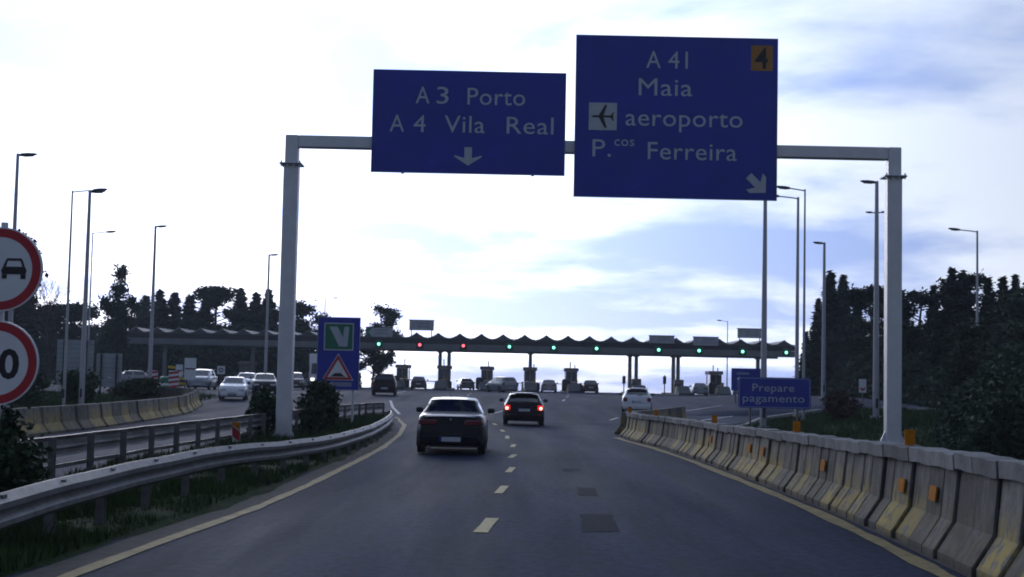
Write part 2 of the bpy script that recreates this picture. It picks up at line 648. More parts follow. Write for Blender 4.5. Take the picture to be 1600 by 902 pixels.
yy = span(-60, 0, 20) + span(2, 200, 2) + [220, 260, 320, 420, 600, 900, 1500, 2600]
ground = sheet('ground', yy, lambda y: -150 - max(0, y) * 0.9, lambda y: 150 + max(0, y) * 0.9, 120, -0.03, M_GROUND, drop=True)
road = sheet('road', span(-20, 66, 1.0), lambda y: XL(y) - 0.55, lambda y: max(XR(y) + 0.4, 4.5) if y < 50 else 4.5 + (y - 50) * 0.30, 16, 0.004, M_ASPH)
oncoming_road = sheet('oncoming_road', span(-20, 79, 1.5), lambda y: XO(y) - 0.2, XM, 12, 0.008, M_ASPH)
plaza = sheet('plaza_pavement', span(64, 186, 2),
              interp([(64, -6.5), (73, -7), (74, -16.3), (80, -18), (88, -22), (97, -34), (106, -50), (115, -64), (186, -66)]),
              interp([(64, 9.4), (70, 11.6), (74.5, 13.2), (78, 18), (80, 26), (84, 40), (92, 44), (104, 44), (108, 36), (186, 40)]), 40, 0.013, M_ASPH)
median = sheet('median', span(-20, 72, 1.0), XM, lambda y: XL(y) - 0.36, 14, 0.07, M_GROUND,
               extra=lambda x, y: 0.05 * math.sin(x * 3 + y * 0.7) * math.sin(y * 1.3) * (1 - sm((y - 60) / 10)))
gore = sheet('gore', span(50, 67, 1.0), lambda y: 4.2 + (y - 50) * 0.12, lambda y: 4.9 + (y - 50) * 0.24, 4, 0.03, M_DIRT)
verge = sheet('verge', span(-20, 50, 1.0), lambda y: XL(y) - 0.44, lambda y: XL(y) - 0.10, 2, 0.009, M_DIRT, parent=road)
kerb_strip = sheet('kerb_strip', span(-20, 50, 1.0), lambda y: XR(y) - 0.06, lambda y: XR(y) + 0.3, 2, 0.009, M_DIRT, parent=road)


def line(name, pts, w, m, parent, dz=0.012, wob=0.0):
    """a painted line along pts, following the land"""
    vs, fs = [], []
    P = [Vector((x, y, 0)) for x, y in pts]
    for i, p in enumerate(P):
        d = (P[min(i + 1, len(P) - 1)] - P[max(0, i - 1)]).normalized()
        n = Vector((d.y, -d.x, 0))
        ww = w * (1 + wob * rng.uniform(-1, 1))
        for s in (-0.5, 0.5):
            q = p + n * ww * s
            vs.append((q.x, q.y, gz(q.x, q.y) + dz))
    for i in range(len(P) - 1):
        fs.append((2 * i, 2 * i + 1, 2 * i + 3, 2 * i + 2))
    return MB().add(vs, fs).obj(name, m, parent)


line('edge_line', [(XL(y), y) for y in span(-20, 64, 0.8)] + [(-5.15, 66), (-5.5, 68.2), (-6.0, 70)], 0.17, M_YELL, road, 0.013, wob=0.18)
line('edge_line', [(XR(y) - 0.27, y) for y in span(-20, 49, 0.8)], 0.22, M_YELL, road, 0.013, wob=0.25)
for a, b in [((-0.45, 11.8), (-0.36, 13.5)), ((-0.33, 17.55), (-0.2, 19.4)), ((-0.16, 23.7), (-0.05, 25.4)), ((0.0, 29.2), (0.1, 30.9)), ((0.04, 34.7), (0.16, 36.3)),
             ((0.1, 40.4), (0.16, 42.1)), ((-0.05, 46.2), (-0.06, 48.6)), ((-0.2, 52.4), (-0.3, 54.4)), ((-0.55, 60), (-0.7, 62.6)), ((-0.95, 66.5), (-1.1, 68.5))]:
    line('lane_dash', [a, ((a[0] + b[0]) / 2, (a[1] + b[1]) / 2), b], 0.18 if a[1] < 20 else 0.14, M_CREAM, road, 0.012, wob=0.08)
for x0, x1, y0, y1 in [(0.96, 1.43, 17.9, 20.3), (1.18, 1.50, 23.6, 25.4), (1.15, 1.5, 30.0, 31.0)]:
    corner = [(x0, y0), (x1, y0 + 0.1), (x1 + 0.08, y1), (x0 + 0.07, y1)]
    pts = []
    for (xa, ya), (xb, yb) in zip(corner, corner[1:] + corner[:1]):
        for k in range(9):
            pts.append((xa + (xb - xa) * k / 9 + rng.uniform(-.022, .022), ya + (yb - ya) * k / 9 + rng.uniform(-.06, .06)))
    MB().add([(x, y, gz(x, y) + 0.009) for x, y in pts], [tuple(range(len(pts)))]).obj('tar_patch', M_PATCH, road)
# plaza markings
line('plaza_line', [(-5.6, 72), (-6.6, 80), (-7.6, 90), (-8.6, 104), (-9.4, 118), (-9.9, 135)], 0.16, M_WHITE, plaza, 0.014)
line('plaza_line', [(-1.0, 74), (0.1, 82), (1.6, 92), (3.2, 108)], 0.12, M_WHITE, plaza, 0.014)
for x, y, x2, y2 in [(-3.0, 95, -3.1, 99), (-3.2, 108, -3.3, 112), (-3.4, 122, -3.5, 126), (3.6, 96, 3.9, 100), (4.4, 110, 4.7, 114), (5.2, 126, 5.4, 130), (6.2, 78, 7.1, 82), (8.3, 92, 8.9, 96),
                    (10, 110, 10.4, 114), (11.2, 126, 11.5, 130), (5.0, 70, 5.6, 73), (13, 100, 13.6, 104), (15, 118, 15.4, 122), (-16, 100, -16.2, 104), (-14.6, 112, -14.7, 116), (9, 80, 14, 93), (-20, 118, -20.2, 123)]:
    line('plaza_dash', [(x, y), ((x + x2) / 2, (y + y2) / 2), (x2, y2)], 0.14, M_WHITE, plaza, 0.014)
line('plaza_line', [(8.6, 68.6), (10.2, 73), (12.4, 78.2), (16, 81.5), (22, 83.2), (30, 84.4)], 0.16, M_WHITE, plaza, 0.016)
# raised grass island and its kerb beside the exit road on the right
isl = [(6.2, 50), (11.0, 66), (13.2, 74.5), (17, 78), (24, 79.4)]
mb = MB()
for (xa, ya), (xb, yb) in zip(isl, isl[1:]):
    mb.add([(xa, ya, gz(xa, ya) - 0.05), (xb, yb, gz(xb, yb) - 0.05), (xb, yb, gz(xb, yb) + 0.13), (xa, ya, gz(xa, ya) + 0.13),
            (xa + 0.16, ya - 0.14, gz(xa, ya) - 0.05), (xb + 0.16, yb - 0.14, gz(xb, yb) - 0.05), (xb + 0.16, yb - 0.14, gz(xb, yb) + 0.13), (xa + 0.16, ya - 0.14, gz(xa, ya) + 0.13)],
           [(0, 1, 2, 3), (3, 2, 6, 7), (7, 6, 5, 4)])
tag(mb.obj('kerb', M_CONC), kind='structure')
mb = MB()
for xa, ya, xb, yb in [(15, 89.5, 34, 90.5)]:
    mb.add([(xa, ya, gz(xa, ya) - 0.05), (xb, yb, gz(xb, yb) - 0.05), (xb, yb, gz(xb, yb) + 0.16), (xa, ya, gz(xa, ya) + 0.16), (xa, ya + .3, gz(xa, ya) + 0.16), (xb, yb + .3, gz(xb, yb) + 0.16)],
           [(0, 1, 2, 3), (3, 2, 5, 4)])
tag(mb.obj('kerb', M_CONC), kind='structure')

# ------------------------------------------------------------------ overhead gantry with the two big signs
GY = 41.0
gan = thing('gantry', 'tall grey steel portal gantry of square posts and beam spanning the road', 'gantry', (0, GY, 0))
for x, b in ((-6.53, -0.03), (11.12, 0.28)):
    mb = MB().bbox(x - 0.215, x + 0.215, -0.2, 0.2, 0.0, 8.06, 0.03)
    p = mb.obj('post', M_GALV, gan)
    MB().bbox(x - 0.19, x + 0.19, -0.19, 0.19, 8.1, 8.95, 0.02).obj('post_head', M_GALV, gan)
    fl = MB().bbox(x - 0.33, x + 0.33, -0.32, 0.32, 8.055, 8.115, 0.02)
    for k in range(4):
        fl.box(x - 0.29 + 0.18 * k, x - 0.25 + 0.18 * k, -0.29, -0.25, 8.0, 8.17)
    fl.obj('flange', M_GALV, p)
    ft = MB().box(x - 0.4, x + 0.4, -0.4, 0.4, b, b + 0.05)
    for sx in (-1, 1):
        ft.add([(x + sx * 0.214, -0.02, b + 0.05), (x + sx * 0.38, -0.02, b + 0.05), (x + sx * 0.214, -0.02, b + 0.4), (x + sx * 0.214, 0.02, b + 0.05), (x + sx * 0.38, 0.02, b + 0.05), (x + sx * 0.214, 0.02, b + 0.4)],
               [(0, 1, 2), (5, 4, 3), (0, 3, 4, 1), (1, 4, 5, 2), (2, 5, 3, 0)])
    ft.obj('foot_plate', M_GALV, p)
MB().bbox(-6.34, 10.93, -0.18, 0.18, 8.59, 8.945, 0.02).obj('beam', M_GALV, gan)

S1 = thing('direction_sign', 'smaller blue overhead sign reading A3 Porto and A4 Vila Real', 'road sign', (-4.17, GY - 0.34, 7.89))


def uv(w, h):
    return (lambda u: u * w), (lambda v: h * (1 - v))


def frame_panel(parent, w, h, m, border=M_LETT, t=0.06, bw=0.0):
    MB().box(0, w, 0, t, 0, h).obj('panel', m, parent)
    mb = MB().box(-0.012, 0.0, -0.012, t + 0.02, -0.012, h + 0.012).box(w, w + 0.012, -0.012, t + 0.02, -0.012, h + 0.012)
    mb.box(0, w, -0.012, t + 0.02, -0.012, 0).box(0, w, -0.012, t + 0.02, h, h + 0.012)
    mb.obj('edge_profile', M_BLUEB, parent)
    mb = MB()
    for k in range(int(w // 1.6) + 1):
        x = 0.35 + k * (w - 0.7) / max(1, int(w // 1.6))
        mb.box(x - 0.05, x + 0.05, t + 0.001, t + 0.1, 0.15, h - 0.15)
    mb.obj('stiffener', M_BLUEB, parent)


w, h = 5.62, 3.0
frame_panel(S1, w, h, M_BLUE)
U_, V_ = uv(w, h)
cap = 0.52
for t_, a, b, v in [('A', .222, .293, .322), ('3', .33, .392, .322), ('Porto', .49, .79, .325), ('A', .090, .165, .605), ('4', .213, .276, .605), ('Vila', .374, .583, .602), ('Real', .697, .940, .602)]:
    text_mesh(t_, U_(a), U_(b), V_(v), cap, M_LETT, -0.002, parent=S1)
cx, zt, zb = U_(.50), V_(.745), V_(.925)
ar = MB().prism([(cx - .11, zt), (cx - .11, zb + .22), (cx - .40, zb + .30), (cx - .40, zb + .26), (cx, zb), (cx + .40, zb + .26), (cx + .40, zb + .30), (cx + .11, zb + .22), (cx + .11, zt)], -0.008, -0.002)
ar.obj('arrow', M_LETT, S1)

S2 = thing('direction_sign', 'larger blue overhead sign with airport symbol and ochre number 4', 'road sign', (1.74, GY - 0.34, 7.29))
w, h = 5.89, 4.75
frame_panel(S2, w, h, M_BLUE)
U_, V_ = uv(w, h)
cap = 0.53
for t_, a, b, v, c in [('A', .348, .42, .196, cap), ('41', .457, .554, .196, cap), ('Maia', .312, .578, .367, cap), ('aeroporto', .249, .829, .556, cap), ('P.', .088, .180, .752, cap),
                       ('cos', .196, .295, .684, .30), ('Ferreira', .362, .802, .762, cap)]:
    text_mesh(t_, U_(a), U_(b), V_(v), c, M_LETT, -0.002, parent=S2)
bx0, bx1, bz0, bz1 = U_(.067), U_(.206), V_(.589), V_(.419)
MB().prism([(bx0, bz0), (bx1, bz0), (bx1, bz1), (bx0, bz1)], -0.008, -0.002).obj('symbol_field', M_LETT, S2)
cx, cz = (bx0 + bx1) / 2, (bz0 + bz1) / 2
pl = MB()
pl.prism([(cx - .33, cz), (cx - .28, cz - .03), (cx + .30, cz - .03), (cx + .33, cz), (cx + .30, cz + .03), (cx - .28, cz + .03)], -0.014, -0.009)
for s_ in (1, -1):
    q = [(cx - .12, cz + .028 * s_), (cx + .02, cz + .028 * s_), (cx + .12, cz + .33 * s_), (cx + .06, cz + .34 * s_)]
    pl.prism(q if s_ < 0 else q[::1], -0.0145, -0.0095)
    pl.prism([(cx + .22, cz + .029 * s_), (cx + .28, cz + .029 * s_), (cx + .33, cz + .12 * s_), (cx + .29, cz + .12 * s_)], -0.0145, -0.0095)
pl.obj('aeroplane_symbol', M_SBLACK, S2)
MB().prism([(U_(.868), V_(.20)), (U_(.976), V_(.20)), (U_(.976), V_(.042)), (U_(.868), V_(.042))], -0.008, -0.002).obj('number_field', M_OCHRE, S2)
text_mesh('4', U_(.888), U_(.952), V_(.184), .62, M_SBLACK, -0.010, parent=S2, bold=0.02)
cx, cz = U_(.905), V_(.905)


def rot(pts, a, ox, oz):
    return [(ox + x * math.cos(a) - z * math.sin(a), oz + x * math.sin(a) + z * math.cos(a)) for x, z in pts]


MB().prism(rot([(-.11, .36), (-.11, -.02), (-.34, .12), (-.34, -.02), (0, -.34), (.34, -.02), (.34, .12), (.11, -.02), (.11, .36)], RAD(45), cx, cz), -0.008, -0.002).obj('arrow', M_LETT, S2)
for S, xs in ((S1, (0.9, 4.7)), (S2, (0.9, 5.0))):
    zb = 8.767 - S.location.z
    mb = MB()
    for x in xs:
        mb.box(x - 0.04, x + 0.04, 0.165, 0.2, zb - 0.9, zb + 0.9)
    mb.obj('bracket', M_BLUEB, S)

# ------------------------------------------------------------------ concrete barriers
def path_points(pts):
    P = [Vector((x, y, 0)) for x, y in pts]
    d = [0]
    for a, b in zip(P, P[1:]):
        d.append(d[-1] + (b - a).length)

    def at(s):
        s = max(0, min(d[-1], s))
        for i in range(len(d) - 1):
            if s <= d[i + 1]:
                t = (s - d[i]) / (d[i + 1] - d[i])
                return P[i].lerp(P[i + 1], t)
        return P[-1]
    return at, d[-1]


def barrier(root, pts, hfun, side, blk=(0.42, 0.80), capped=True, refl=0.0, r=None):
    """blocks set along the line of the foot next to the traffic; side=+1 body lies to the right of the walking direction"""
    at, tot = path_points(pts)
    r = r or random.Random(3)
    s = 0.0
    i = 0
    cap_s = 0.0
    while s < tot - 0.3:
        ln = r.uniform(*blk)
        e = min(tot, s + ln)
        a, b = at(s + 0.022), at(e - 0.022)
        d = (b - a).normalized()
        n = Vector((d.y, -d.x, 0)) * side
        c = (a + b) / 2
        hh = hfun(c.y)
        jit = r.uniform(-0.03, 0.03)
        prof = [(0.0, 0), (0.0, 0.09 * hh), (0.02, 0.11 * hh), (0.21, 0.36 * hh), (0.27, 0.85 * hh), (0.45, 0.85 * hh), (0.52, 0.40 * hh), (0.67, 0.14 * hh), (0.72, 0.10 * hh), (0.72, 0)]
        if not capped:
            prof = [(0.0, 0), (0.0, 0.10 * hh), (0.05, 0.14 * hh), (0.20, 0.40 * hh), (0.26, 1.0 * hh), (0.46, 1.0 * hh), (0.52, 0.40 * hh), (0.67, 0.14 * hh), (0.72, 0.10 * hh), (0.72, 0)]
        L2 = (b - a).length / 2
        rings = []
        for q, k in ((-L2, 0.02), (-L2 + 0.02, 0), (L2 - 0.02, 0), (L2, 0.02)):
            rings.append([(q, 0, 0) for _ in prof])
            rings[-1] = [tuple(d * q + n * (o + jit + (k if o < 0.36 else -k)) + Vector((0, 0, max(0, z - (k if z > 0.3 else 0))))) for o, z in prof]
        zz = gz(c.x, c.y)
        blk_o = MB().loft(rings).obj('barrier_block', M_BARR, root, smooth=12, loc=(c.x, c.y, zz))
        if refl and r.random() < refl:
            q = r.uniform(-0.1, 0.1)
            u0 = n * (0.225 + jit - 0.02)
            ex = d * 0.15
            ez = Vector((0, 0, 0.17)) + n * 0.02
            p0 = d * q + u0 + Vector((0, 0, 0.50 * hh))
            th = -n * 0.02
            MB().add([p0 - ex, p0 + ex, p0 + ex + ez, p0 - ex + ez, p0 - ex + th, p0 + ex + th, p0 + ex + ez + th, p0 - ex + ez + th],
                     [(0, 1, 2, 3), (4, 5, 6, 7), (0, 1, 5, 4), (1, 2, 6, 5), (2, 3, 7, 6), (3, 0, 4, 7)]).obj('reflector', M_ORANGE, blk_o)
        s = e
        i += 1
    if capped:
        s = 0.0
        while s < tot - 0.3:
            e = min(tot, s + r.uniform(0.7, 1.5))
            a, b = at(s + 0.014), at(e - 0.014)
            d = (b - a).normalized()
            n = Vector((d.y, -d.x, 0)) * side
            c = (a + b) / 2
            hh = hfun(c.y)
            L2 = (b - a).length / 2
            j1, j2 = r.uniform(-0.015, 0.015), r.uniform(-0.012, 0.012)
            prof = [(0.20, 0.845 * hh), (0.19, 0.99 * hh), (0.21, hh), (0.51, hh), (0.53, 0.99 * hh), (0.52, 0.845 * hh)]
            rings = [[tuple(d * q + n * (o + j1) + Vector((0, 0, z + j2 + 0.008 * math.sin(7 * q)))) for o, z in prof] for q in (-L2, -L2 * 0.4, L2 * 0.3, L2)]
            MB().loft(rings).obj('cap_block', M_CAP, root, loc=(c.x, c.y, gz(c.x, c.y)))
            s = e


M_CAP = mat('cap_concrete', (0.20, 0.195, 0.185), 0.85, var=0.4, scale=4, bump=0.5, bscale=25, objrand=0.35)
hR = interp([(0, 1.22), (15, 1.2), (22, 1.09), (34, 0.95), (48, 0.86)])
br = thing('concrete_barrier', 'long stained concrete safety barrier with cap stones and orange reflectors beside the right lane', 'barrier')
barrier(br, [(XR(y), y) for y in span(5, 49.5, 0.75)] + [(3.98, 50.6), (4.25, 51.5)], hR, 1, refl=0.10, r=random.Random(11))
for x, y in ((5.27, 18.6), (5.33, 26.2), (5.05, 34.8), (4.6, 44.3), (4.25, 49.9)):
    zz = hR(y)
    MB().box(x - 0.065, x + 0.065, y - 0.015, y + 0.015, zz - 0.01, zz + 0.21).box(x - 0.02, x + 0.02, y + 0.016, y + 0.05, zz - 0.01, zz + 0.12).obj('standing_reflector', M_ORANGE, br)
ba = thing('concrete_barrier', 'short bare concrete barrier arm angling off behind the barrier nose on the right', 'barrier')
barrier(ba, [(4.6, 52.2), (6.2, 57.8), (8.6, 67.0)], interp([(50, .82), (70, .86)]), -1, blk=(1.6, 2.2), capped=False, r=random.Random(5))
bl = thing('concrete_barrier', 'old yellow stained concrete barrier along the far side of the oncoming lanes', 'barrier')
barrier(bl, [(XO(y), y) for y in span(26, 79, 1.0)] + [(-17.9, 80.6), (-19.4, 81.8), (-21.6, 82.4)], interp([(20, .80), (80, .84)]), -1, blk=(1.3, 2.1), capped=False, r=random.Random(9))

# ------------------------------------------------------------------ guard rails
def rail_post(x, y, z0, z1, root, ang=0.0):
    mb = MB()
    for a, b, c, d in ((-0.05, 0.05, -0.05, -0.035), (-0.05, 0.05, 0.035, 0.05), (-0.008, 0.008, -0.035, 0.035)):
        mb.box(a, b, c, d, z0, z1)
    mb.obj('post', M_RAILP, root, loc=(x, y, 0)).rotation_euler = (0, 0, ang)


def wbeam(root, pts, ztop, face, seg=4.0, name='rail_beam', prof=None, m=None):
    """corrugated beam along pts (x,y); face=+1: corrugation points to the right of the walking direction"""
    at, tot = path_points(pts)
    prof = prof or [(0.0, 0.0), (0.03, 0.004), (0.10, -0.075), (0.10, -0.13), (0.035, -0.175), (0.03, -0.20), (0.085, -0.25), (0.085, -0.30), (0.03, -0.345)]
    s = 0.0
    while s < tot - 0.2:
        e = min(tot, s + seg)
        rings = []
        for k in range(7):
            q = s + (e - s + (0.12 if e < tot else 0)) * k / 6
            a, b = at(q - 0.15), at(q + 0.15)
            d = (b - a).normalized()
            n = Vector((d.y, -d.x, 0)) * face
            p = at(q)
            z = ztop(p.y) + 0.004 * math.sin(q * 1.9)
            lift = 0.004 if k == 6 else 0
            rings.append([tuple(p + n * (o + lift) + Vector((0, 0, z + dz))) for o, dz in prof] + [tuple(p + n * (o - 0.004 + lift) + Vector((0, 0, z + dz))) for o, dz in prof[::-1]])
        MB().loft(rings).obj(name, m or M_RAIL, root, smooth=22)
        s = e


g1 = thing('guard_rail', 'long corrugated steel guard rail on posts beside the left edge of the lane', 'guard rail')
RP = [(-4.35, 4), (-4.5, 9), (-4.66, 12.8), (-4.82, 15.7), (-4.81, 18.9), (-4.62, 23), (-4.25, 26.3), (-3.92, 31), (-3.86, 36), (-3.88, 40), (-4.02, 46), (-4.28, 51.2), (-4.7, 56), (-5.3, 60.5)]
zr = interp([(0, .64), (13, .76), (23, .75), (26, .68), (31, .61), (40, .58), (51, .65), (56, .63), (60.5, .45)])
def smooth_path(pts, st=1.0):
    t = [0]
    for a, b in zip(pts, pts[1:]):
        t.append(t[-1] + math.dist(a, b))
    q = span(0, t[-1], st)
    out = np.stack([np.interp(q, t, [p[0] for p in pts]), np.interp(q, t, [p[1] for p in pts])], 1)
    for _ in range(6):
        out[1:-1] = (out[:-2] + 2 * out[1:-1] + out[2:]) / 4
    return [tuple(p) for p in out]


RP = smooth_path(RP)
wbeam(g1, RP, zr, 1)
at, tot = path_points(RP)
s = 1.0
while s < tot - 0.3:
    p = at(s)
    rail_post(p.x - 0.07, p.y, 0.02, zr(p.y) - 0.03, g1, rng.uniform(-.06, .06))
    MB().box(p.x - 0.03, p.x + 0.02, p.y - 0.05, p.y + 0.05, zr(p.y) - 0.26, zr(p.y) - 0.06).obj('spacer', M_RAILP, g1)
    MB().box(p.x + 0.035, p.x + 0.075, p.y - 0.06, p.y + 0.06, zr(p.y) - 0.05, zr(p.y) - 0.012).obj('bolt', M_RAILP, g1)
    s += 2.0
g2 = thing('guard_rail', 'dark guard rail with a lower tie bar at the far edge of the grass median', 'guard rail')
RP2 = [(-7.45, 8), (-7.45, 20), (-7.35, 28), (-7.25, 34), (-7.15, 40), (-7.1, 48), (-6.95, 58), (-6.6, 66), (-6.1, 69.5)]
zr2 = interp([(0, .84), (30, .82), (50, .78), (70, .72)])
wbeam(g2, RP2, zr2, -1, m=mat('old_rail_steel', (0.20, 0.19, 0.19), 0.5, 0.5, var=0.35, scale=3))
wbeam(g2, RP2, lambda y: zr2(y) - 0.46, -1, name='tie_bar', prof=[(0.0, 0.0), (0.03, 0.0), (0.03, -0.07), (0.0, -0.07)])
at, tot = path_points(RP2)
s = 0.8
while s < tot - 0.3:
    p = at(s)
    rail_post(p.x + 0.07, p.y, 0.0, zr2(p.y) + 0.0, g2, rng.uniform(-.05, .05))
    s += 2.0

# ------------------------------------------------------------------ signs on posts
# two round signs at the very left
rs = thing('round_sign_post', 'pair of round red-rimmed signs stacked on one post, no overtaking above a speed limit', 'road sign', (-5.47, 15.0, 0.02))
MB().tube([(0, 0.08, -0.05), (0, 0.08, 3.45)], 0.038, 12).obj('post', M_GALV, rs, smooth=True)
for z in (2.94, 1.94):
    MB().disc(0, z, 0, 0.452, 0.0, 0.03, 56).obj('sign_plate', M_BLUEB, rs)
    MB().disc(0, z, 0, 0.345, -0.006, -0.0005, 56).obj('sign_face', M_SWHITE, rs)
    MB().disc(0, z, 0.345, 0.437, -0.008, -0.0008, 56).obj('red_rim', M_SRED, rs)
    MB().disc(0, z, 0.437, 0.452, -0.0075, -0.0007, 56).obj('white_edge', M_SWHITE, rs)


def car_symbol(cx, cz, m, s=1.0):
    mb = MB()
    mb.prism([(cx - .125 * s, cz - .05 * s), (cx + .125 * s, cz - .05 * s), (cx + .135 * s, cz - .01 * s), (cx + .115 * s, cz + .03 * s), (cx - .115 * s, cz + .03 * s), (cx - .135 * s, cz - .01 * s)], -0.012, -0.0065)
    for k in (-1, 1):
        mb.prism([(cx + (.10 * k - .026) * s, cz - .10 * s), (cx + (.10 * k + .026) * s, cz - .10 * s), (cx + (.10 * k + .026) * s, cz - .052 * s), (cx + (.10 * k - .026) * s, cz - .052 * s)], -0.012, -0.0065)
        mb.prism([(cx + .088 * k * s, cz + .032 * s), (cx + .115 * k * s, cz + .032 * s), (cx + .085 * k * s, cz + .11 * s), (cx + .065 * k * s, cz + .11 * s)], -0.0125, -0.007)
    mb.prism([(cx - .085 * s, cz + .095 * s), (cx + .085 * s, cz + .095 * s), (cx + .075 * s, cz + .12 * s), (cx - .075 * s, cz + .12 * s)], -0.0115, -0.006)
    return mb


car_symbol(0.15, 2.94, M_SBLACK).obj('black_car_symbol', M_SBLACK, rs)
car_symbol(-0.15, 2.94, M_SRED).obj('red_car_symbol', M_SRED, rs)
text_mesh('8', -0.25, -0.03, 1.94 - 0.155, 0.31, M_SBLACK, -0.0065, name='numeral', parent=rs, bold=0.03)
text_mesh('0', 0.03, 0.25, 1.94 - 0.155, 0.31, M_SBLACK, -0.0065, name='numeral', parent=rs, bold=0.03)

# tall blue sign with green emblem and warning triangle
vs_ = thing('toll_lane_sign', 'tall blue sign with green V emblem above a red warning triangle on two posts', 'road sign', (-6.72, 55.0, 0.0))
w, h, zb = 1.62, 2.80, 1.42
MB().box(-w / 2, w / 2, 0, 0.05, zb, zb + h).obj('panel', M_BLUE, vs_)
mb = MB().box(-w / 2 - .02, -w / 2, -.01, .06, zb - .02, zb + h + .02).box(w / 2, w / 2 + .02, -.01, .06, zb - .02, zb + h + .02)
mb.box(-w / 2, w / 2, -.01, .06, zb - .02, zb).box(-w / 2, w / 2, -.01, .06, zb + h, zb + h + .02).obj('edge_profile', M_BLUEB, vs_)
for x in (-0.6, 0.6):
    MB().box(x - .045, x + .045, .055, .14, -0.1, zb + h - .1).obj('post', M_GALV, vs_)
z1 = zb + h - 0.20
MB().prism([(-.58, z1 - 1.08), (.58, z1 - 1.08), (.58, z1), (-.58, z1)], -.006, -.001).obj('emblem_border', M_LETT, vs_)
MB().prism([(-.53, z1 - 1.03), (.53, z1 - 1.03), (.53, z1 - .05), (-.53, z1 - .05)], -.011, -.0065).obj('emblem_field', M_SGREEN, vs_)
MB().prism([(-.38, z1 - .15), (.02, z1 - .92), (.34, z1 - .92), (.40, z1 - .15), (.22, z1 - .15), (.16, z1 - .56), (-.06, z1 - .15)], -.016, -.0115).obj('emblem_letter', M_LETT, vs_)
z2 = zb + 0.38
tri = [(-.58, z2), (.58, z2), (0, z2 + .98)]


def scl(t, k):
    c = (0, z2 + .33)
    return [(c[0] + (x - c[0]) * k, c[1] + (z - c[1]) * k) for x, z in t]


MB().prism(scl(tri, 1.06), -.005, -.001).obj('triangle_edge', M_SWHITE, vs_)
MB().prism(scl(tri, 1.0), -.009, -.0055).obj('triangle_border', M_SRED, vs_)
MB().prism(scl(tri, .70), -.013, -.0095).obj('triangle_face', M_SWHITE, vs_)
MB().prism([(-.32, z2 + .12), (.32, z2 + .12), (.22, z2 + .17), (.12, z2 + .26), (-.12, z2 + .26), (-.22, z2 + .17)], -.017, -.0135).obj('hump_symbol', M_SBLACK, vs_)
MB().prism([(-.55, zb + .12), (.55, zb + .12), (.55, zb + .29), (-.55, zb + .29)], -.006, -.001).obj('caption_plate', mat('caption_grey', (0.22, 0.25, 0.36), 0.5, var=0.4, scale=14), vs_)

# "Prepare pagamento"
pp = thing('payment_sign', 'blue sign with rounded corners reading Prepare pagamento on two thin posts', 'road sign', (10.03, 62.0, 0.0))
w, h, zb = 3.2, 1.36, 0.93


def rrect(x0, x1, z0, z1, r, n=6):
    P = []
    for cx, cz, a0 in ((x1 - r, z0 + r, -90), (x1 - r, z1 - r, 0), (x0 + r, z1 - r, 90), (x0 + r, z0 + r, 180)):
        for k in range(n + 1):
            a = RAD(a0 + 90 * k / n)
            P.append((cx + r * math.cos(a), cz + r * math.sin(a)))
    return P


MB().prism(rrect(0, w, zb, zb + h, .14), 0, .05).obj('panel', M_BLUE, pp)
o_, i_ = rrect(.03, w - .03, zb + .03, zb + h - .03, .12), rrect(.07, w - .07, zb + .07, zb + h - .07, .09)
n = len(o_)
MB().loft([[(x, -.002, z) for x, z in i_], [(x, -.006, z) for x, z in i_], [(x, -.006, z) for x, z in o_], [(x, -.002, z) for x, z in o_]], caps=False).obj('border', mat('border_dull', (0.22, 0.26, 0.42), 0.5), pp)
for x in (0.55, 2.62):
    MB().box(x - .04, x + .04, .055, .13, -0.1, zb + h - .08).obj('post', M_RAILP, pp)
text_mesh('Prepare', .195 * w, .77 * w, zb + h * .545, .35, M_LETT, -.002, parent=pp)
text_mesh('pagamento', .065 * w, .91 * w, zb + h * .205, .35, M_LETT, -.002, parent=pp)

bs = thing('blue_sign', 'dark blue sign half hidden behind the Prepare pagamento sign', 'road sign', (14.9, 95.0, gz(16, 95)))
MB().box(0, 2.1, 0, .06, 0.75, 2.25).obj('panel', M_BLUE, bs)
mb = MB()
for z, a, b in ((1.9, .35, 1.2), (1.55, .35, 1.5)):
    mb.prism([(a, z - .08), (b, z - .08), (b, z + .08), (a, z + .08)], -.006, -.001)
mb.obj('caption_bar', mat('border_dull', (0.22, 0.26, 0.42)), bs)
for x in (.3, 1.8):
    MB().box(x - .04, x + .04, .065, .13, -.1, 2.2).obj('post', M_RAILP, bs)

# grey backs of two big direction signs on the left
for x0, x1, z0, z1, y, lab in ((-29.6, -27.2, 1.0, 4.0, 92.0, 'taller grey rear side of a direction sign on posts beyond the left barrier'),
                            (-27.12, -25.45, 0.95, 3.16, 92.4, 'lower grey rear side of a direction sign with ribs beside the taller one')):
    g = gz(x0, y)
    t = thing('direction_sign', lab, 'road sign', (x0, y, g))
    W, z0, z1 = x1 - x0, z0 - g, z1 - g
    nb = int((z1 - z0) / 0.3)
    for k in range(nb):
        a, b = z0 + (z1 - z0) * k / nb, z0 + (z1 - z0) * (k + 1) / nb
        MB().box(0, W, 0, .05, a + .008, b - .008).obj('panel_board', M_BLUEB, t)
    for x in (W * .2, W * .8):
        MB().box(x - .05, x + .05, -.12, -.002, -.1, z1 - .05).obj('post', M_DARK, t)

